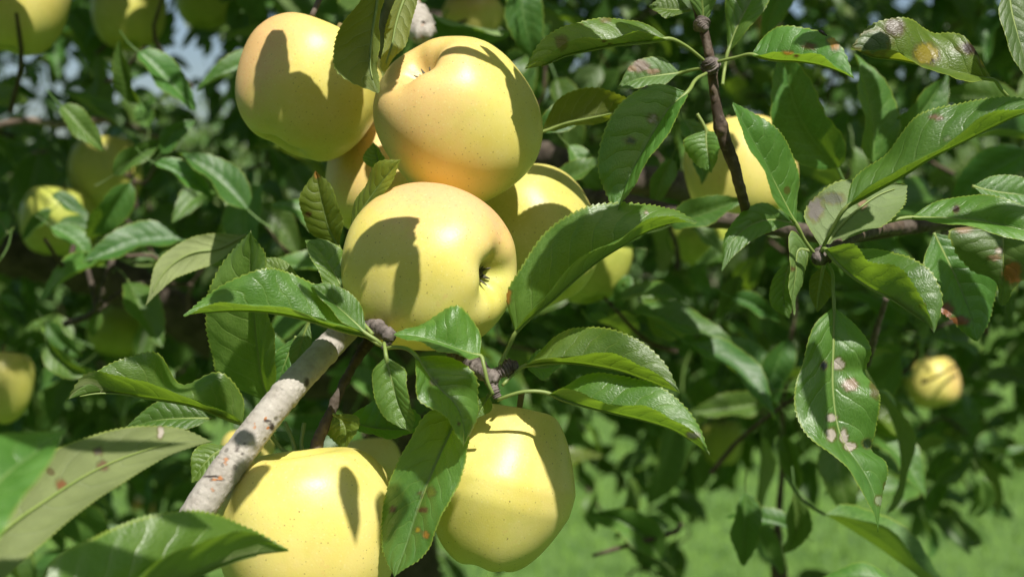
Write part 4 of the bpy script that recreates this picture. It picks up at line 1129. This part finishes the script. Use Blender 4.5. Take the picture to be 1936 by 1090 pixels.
# the unseen crown overhead, its leaves added dense to shade the background
while len(CL) < n_view + 2300 and tries < 200000:
    tries += 1
    c = Vector((R.uniform(-1.6, 2.3), R.uniform(-0.7, 3.4), R.uniform(1.75, 3.3)))
    if len(CL) % 5 < 3: c = Vector((R.uniform(-1.0, 1.4), R.uniform(0.75, 3.0), R.uniform(1.75, 2.9)))
    X, Y, D = proj(np.array(c)[None])
    if D[0] > 0 and Y[0] > -170 and -500 < X[0] < 2400: continue
    if D[0] < 0.1 and c.z < 2.1: continue
    if shades_fruit(c): continue
    if R.random() < 0.45 and noise.noise(c * 2.2) > 0.0: continue
    CL.append(c)
    cluster(c, R.randint(4, 7), R.uniform(0.07, 0.095), R.uniform(0.0, 0.6))

# leaf shapes added out of frame towards the sun, aimed to cast chosen shade patches
SH = []


def caster(px, py, length, width, ang, d=None, t=None):
    """shade patch centred at photo pixel, long axis at image angle ang (deg, 0 = right, 90 = down), sizes in photo px"""
    o_ = np.array(CAM); dirv = np.array(at(px, py, 1.0)) - o_; dirv /= np.linalg.norm(dirv)
    P = None
    if d is None:
        best = 9
        for c, r in APPLES[:6]:
            oc = o_ - c; b = oc @ dirv; q = b * b - (oc @ oc - r * r)
            if q > 0:
                s = -b - math.sqrt(q)
                if s < best: best = s
        if best == 9: best = 0.65
        P = o_ + dirv * best
    else:
        P = np.array(at(px, py, d))
    dd = (P - o_) @ np.array(FWD)
    if t is None:
        t = 0.14
        while t < 0.8:
            X, Y, D = proj(P[None] + sunv * t)
            if D[0] < 0.1 or Y[0] < -60 - 0.6 * length * dd / max(D[0], .1): break
            t += 0.01
    Q = P + sunv * t
    im = RIGHT * math.cos(math.radians(ang)) - UP * math.sin(math.radians(ang))
    # the patch lies on a surface facing the camera: carry its long and short axes up along the sun
    im2 = RIGHT * -math.sin(math.radians(ang)) - UP * math.cos(math.radians(ang))
    f = np.array(im) * length / F * dd
    w_ = np.array(im2) * width / F * dd
    f = f - sunv * (f @ sunv); w_ = w_ - sunv * (w_ @ sunv)
    q = R.randrange(10)
    V, Fq, UV = VARS[q]
    x = V[:, 0] / (V[:133, 0].max() - V[:133, 0].min()); y = V[:, 1] / V[:133, 1].max() - 0.5
    W = Q + np.outer(y, f) + np.outer(x, w_) + np.outer(V[:, 2] * 0.35, sunv * np.linalg.norm(f))
    n_body = 19 * 7
    SH.append((W[:n_body], Fq[:108], UV[:n_body]))


for a in [
    # top left apple
    (505, 150, 280, 66, 97), (660, 245, 180, 90, 80), (600, 270, 190, 90, 20),
    # top right apple: crescent and lower right patch
    (890, 108, 150, 42, 5), (955, 140, 150, 46, 50), (985, 225, 170, 50, 80), (985, 305, 130, 90, 100),
    # middle apple
    (735, 448, 140, 125, 80), (712, 470, 110, 110, 20), (765, 530, 160, 50, 98),
    # lower right apple
    (950, 785, 130, 60, 10), (1052, 890, 250, 40, 76), (1070, 985, 120, 30, 98),
    # lowest apple
    (666, 950, 200, 50, 88), (725, 990, 170, 60, 95), (470, 930, 150, 60, 115),
    # apple behind the folded leaf
    (980, 430, 200, 110, 40), (1080, 470, 150, 60, 70),
]:
    caster(*a)
for a in [
    (175, 360, 150, 80, 90, 1.33), (110, 430, 200, 170, 0, 1.31), (205, 30, 170, 110, 90, 1.36), (218, 627, 150, 130, 0, 1.68), (10, 60, 200, 90, 10, 1.0),
    (1330, 350, 320, 170, 90, 0.85), (1450, 260, 80, 60, 30, 0.85), (1108, 495, 280, 230, 0, 0.98), (1325, 448, 220, 190, 0, 1.21), (1365, 836, 90, 120, 90, 2.2), (388, 0, 130, 120, 0, 1.7), (-6, 760, 170, 120, 90, 1.08),
    (700, 870, 130, 90, 0, 0.84), (468, 850, 110, 70, 0, 0.93), (722, 340, 120, 60, 110, 0.73), (660, 300, 90, 50, 100, 0.74),
    (1110, 455, 270, 130, -35, 0.60), (1205, 260, 320, 190, 110, 0.61), (1150, 60, 200, 40, -5, 0.63), (830, 800, 150, 120, 100, 0.58), (835, 700, 130, 90, 20, 0.585),
    (1545, 750, 240, 60, 90, 0.60), (1540, 70, 60, 90, 80, 0.63), (1900, 200, 100, 60, 0, 0.58), (1840, 400, 260, 70, 5, 0.63), (460, 690, 120, 70, 130, 0.66),
    (560, 720, 70, 60, 40, 0.61), (600, 672, 40, 40, 120, 0.62), (465, 835, 50, 55, 30, 0.59), (640, 640, 60, 60, 30, 0.63),
    (300, 700, 150, 50, 10, 0.64), (410, 720, 110, 60, 60, 0.64), (1820, 560, 190, 120, 70, 0.69), (1480, 540, 160, 60, 90, 0.70), (1440, 400, 120, 60, -10, 0.69),
    (410, 560, 60, 50, 120, 0.59), (625, 470, 120, 60, 60, 0.62), (600, 570, 90, 30, 30, 0.60), (1035, 640, 90, 60, -40, 0.61), (215, 925, 380, 42, -38, 0.53), (20, 1010, 160, 60, -45, 0.50), (682, 80, 230, 130, 90, 0.635), (745, 110, 90, 50, 90, 0.64), (1650, 1030, 330, 110, 22, 0.88), (1500, 990, 200, 150, 90, 0.93), (1410, 990, 180, 120, 90, 0.93), (1285, 860, 220, 90, 90, 1.48), (1190, 950, 160, 80, 90, 1.48), (1630, 1090, 160, 70, 0, 0.85), (1715, 840, 240, 60, 60, 0.94), (1550, 210, 220, 110, 80, 0.78), (1640, 210, 220, 110, 90, 0.82), (1720, 250, 100, 100, 60, 0.83),
    (1090, 200, 200, 70, -15, 0.70), (180, 1080, 420, 120, -20, 0.46), (330, 1000, 150, 60, -10, 0.48), (1420, 20, 120, 50, 90, 0.69), (1600, 430, 120, 60, -40, 0.64), (745, 700, 40, 40, 30, 0.59),
]:
    caster(*a)

# the largest leaves in view are parts, the rest is one mass
sized = []
for q, (mt, v, forced, mi) in enumerate(BGL):
    c = mt @ Vector((0, 0.5, 0))
    X, Y, D = proj(np.array(c)[None])
    s = mt.col[1].to_3d().length * F / D[0] if D[0] > 0.1 else 0
    inside = -30 < X[0] < 1966 and -30 < Y[0] < 1120
    if forced: s += 1000
    sized.append((s if inside else -1, q))
sized.sort(reverse=True)
N_SINGLE = 300 - sum(1 for o in bpy.data.objects if o.name.split('.')[0] == 'leaf')
single = set(q for s, q in sized[:N_SINGLE] if s > 0)
for q in sorted(single):
    mt, v, forced, mi = BGL[q]
    o = bpy.data.objects.new('leaf', vmesh(v, mi))
    COL.objects.link(o); o.matrix_world = mt; o.parent = tree
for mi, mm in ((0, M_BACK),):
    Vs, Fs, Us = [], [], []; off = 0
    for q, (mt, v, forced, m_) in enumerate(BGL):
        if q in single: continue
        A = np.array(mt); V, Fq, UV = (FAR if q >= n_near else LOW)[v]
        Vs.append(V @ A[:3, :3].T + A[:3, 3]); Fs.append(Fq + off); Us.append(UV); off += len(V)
    for W, Fq, UV in SH:  # the added shade casters join the same leaf mesh
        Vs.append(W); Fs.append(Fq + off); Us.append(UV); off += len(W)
    fo = link('foliage_with_shade_casters', mesh_np('foliage_with_shade_casters', np.vstack(Vs), np.vstack(Fs), mm, np.vstack(Us)), tree)
    fo['kind'] = 'stuff'
# thin twigs carrying the clusters
Vs, Fs = [], []; off = 0
for c in CL:
    a = Vector((R.uniform(-.06, .06), R.uniform(0, .10), R.uniform(-.07, .01)))
    C = hermite([tuple(c + a), tuple(c + a * 0.5 + Vector((R.uniform(-.02, .02), 0, R.uniform(-.02, .02)))), tuple(c)], 6)
    tv, tf = tube_arrays(C, np.linspace(0.0022, 0.0013, 7), 6, cap=False)
    Vs.append(tv); Fs.append(tf + off); off += len(tv)
tg = link('fine_twigs', mesh_np('fine_twigs', np.vstack(Vs), np.vstack(Fs), M_TWIG, np.zeros((off, 2))), tree)
tg['kind'] = 'stuff'

# ------------------------------------------------------------------ far row of orchard trees
def crown_mesh(seed):
    rs = np.random.RandomState(seed)
    n = 5200
    cen = []
    blobs = [(rs.uniform(-1.1, 1.1), rs.uniform(-1.0, 1.0), rs.uniform(1.0, 2.9), rs.uniform(0.45, 0.8)) for _ in range(16)]
    P = []
    for q in range(n):
        b = blobs[rs.randint(16)]
        v = rs.normal(size=3); v /= np.linalg.norm(v)
        P.append(np.array(b[:3]) + v * b[3] * rs.uniform(0.75, 1.05))
    P = np.array(P)
    s = rs.uniform(0.04, 0.085, n)
    a = rs.normal(size=(n, 3)); a /= np.linalg.norm(a, axis=1)[:, None]
    b = np.cross(a, rs.normal(size=(n, 3))); b /= np.linalg.norm(b, axis=1)[:, None]
    V = np.stack([P - a * s[:, None], P + b * s[:, None] * .5, P + a * s[:, None], P - b * s[:, None] * .5], 1).reshape(-1, 3)
    uv = np.tile(np.array([[.5, 0], [.8, .5], [.5, 1], [.2, .5]]), (n, 1))
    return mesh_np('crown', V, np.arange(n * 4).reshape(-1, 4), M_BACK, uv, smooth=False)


def trunk_mesh():
    C = hermite([(0, 0, -0.1), (0.05, 0, 0.7), (0, 0.05, 1.8)], 14)
    V, Fq = tube_arrays(C, np.linspace(0.11, 0.05, 15), 12, 0.1)
    return mesh_np('trunk', V, Fq, M_OLD, np.zeros((len(V), 2)))


CRW = [crown_mesh(q) for q in range(3)]; TRM = trunk_mesh()
q = 0
for row, y0 in enumerate((24.0, 31.0)):
    for x in np.arange(-0.62 * y0, 0.62 * y0, 3.0 + row * 0.2):
        r_ = thing('orchard_tree', 'distant leafy apple tree blurred in the row beyond the lawn', 'tree', (x + R.uniform(-.4, .4), y0 + R.uniform(-.8, .8), 0), 'far orchard trees beyond the lawn')
        r_.rotation_euler = (0, 0, R.uniform(0, 6)); s = R.uniform(0.95, 1.25); r_.scale = (s, s, s * R.uniform(0.95, 1.1))
        link('crown', CRW[q % 3], r_); link('trunk', TRM, r_); q += 1
# unseen leafy mass added behind and beside the camera to cut low sky light
Vs = []; Fs = []; off = 0
for n_, (x, y) in enumerate([(a * 2.0 - 9, -4.2 + 0.5 * math.sin(a * 2.1)) for a in range(10)] + [(-7.5, -1.0), (-8.0, 2.5), (8.0, -1.0), (8.5, 2.5)]):
    me = CRW[n_ % 3]; v = np.zeros(len(me.vertices) * 3, np.float32); me.vertices.foreach_get('co', v); v = v.reshape(-1, 3)
    a = n_ * 1.7; cs, sn = math.cos(a), math.sin(a); s_ = 1.35
    v = np.stack([(v[:, 0] * cs - v[:, 1] * sn) * s_ + x, (v[:, 0] * sn + v[:, 1] * cs) * s_ + y, v[:, 2] * s_ - 0.6], 1)
    Vs.append(v); Fs.append(np.arange(len(v)).reshape(-1, 4) + off); off += len(v)
rw = link('sky_blocking_row', mesh_np('sky_blocking_row', np.vstack(Vs), np.vstack(Fs), M_BACK, np.tile(np.array([[.5, .5]]), (off, 1)), smooth=False))
rw['kind'] = 'stuff'; rw['label'] = 'unseen leafy tree row added behind the camera to block low sky light'; rw['category'] = 'trees'
print('leaves', len(BGL), 'singles', len(single), 'clusters', len(CL))
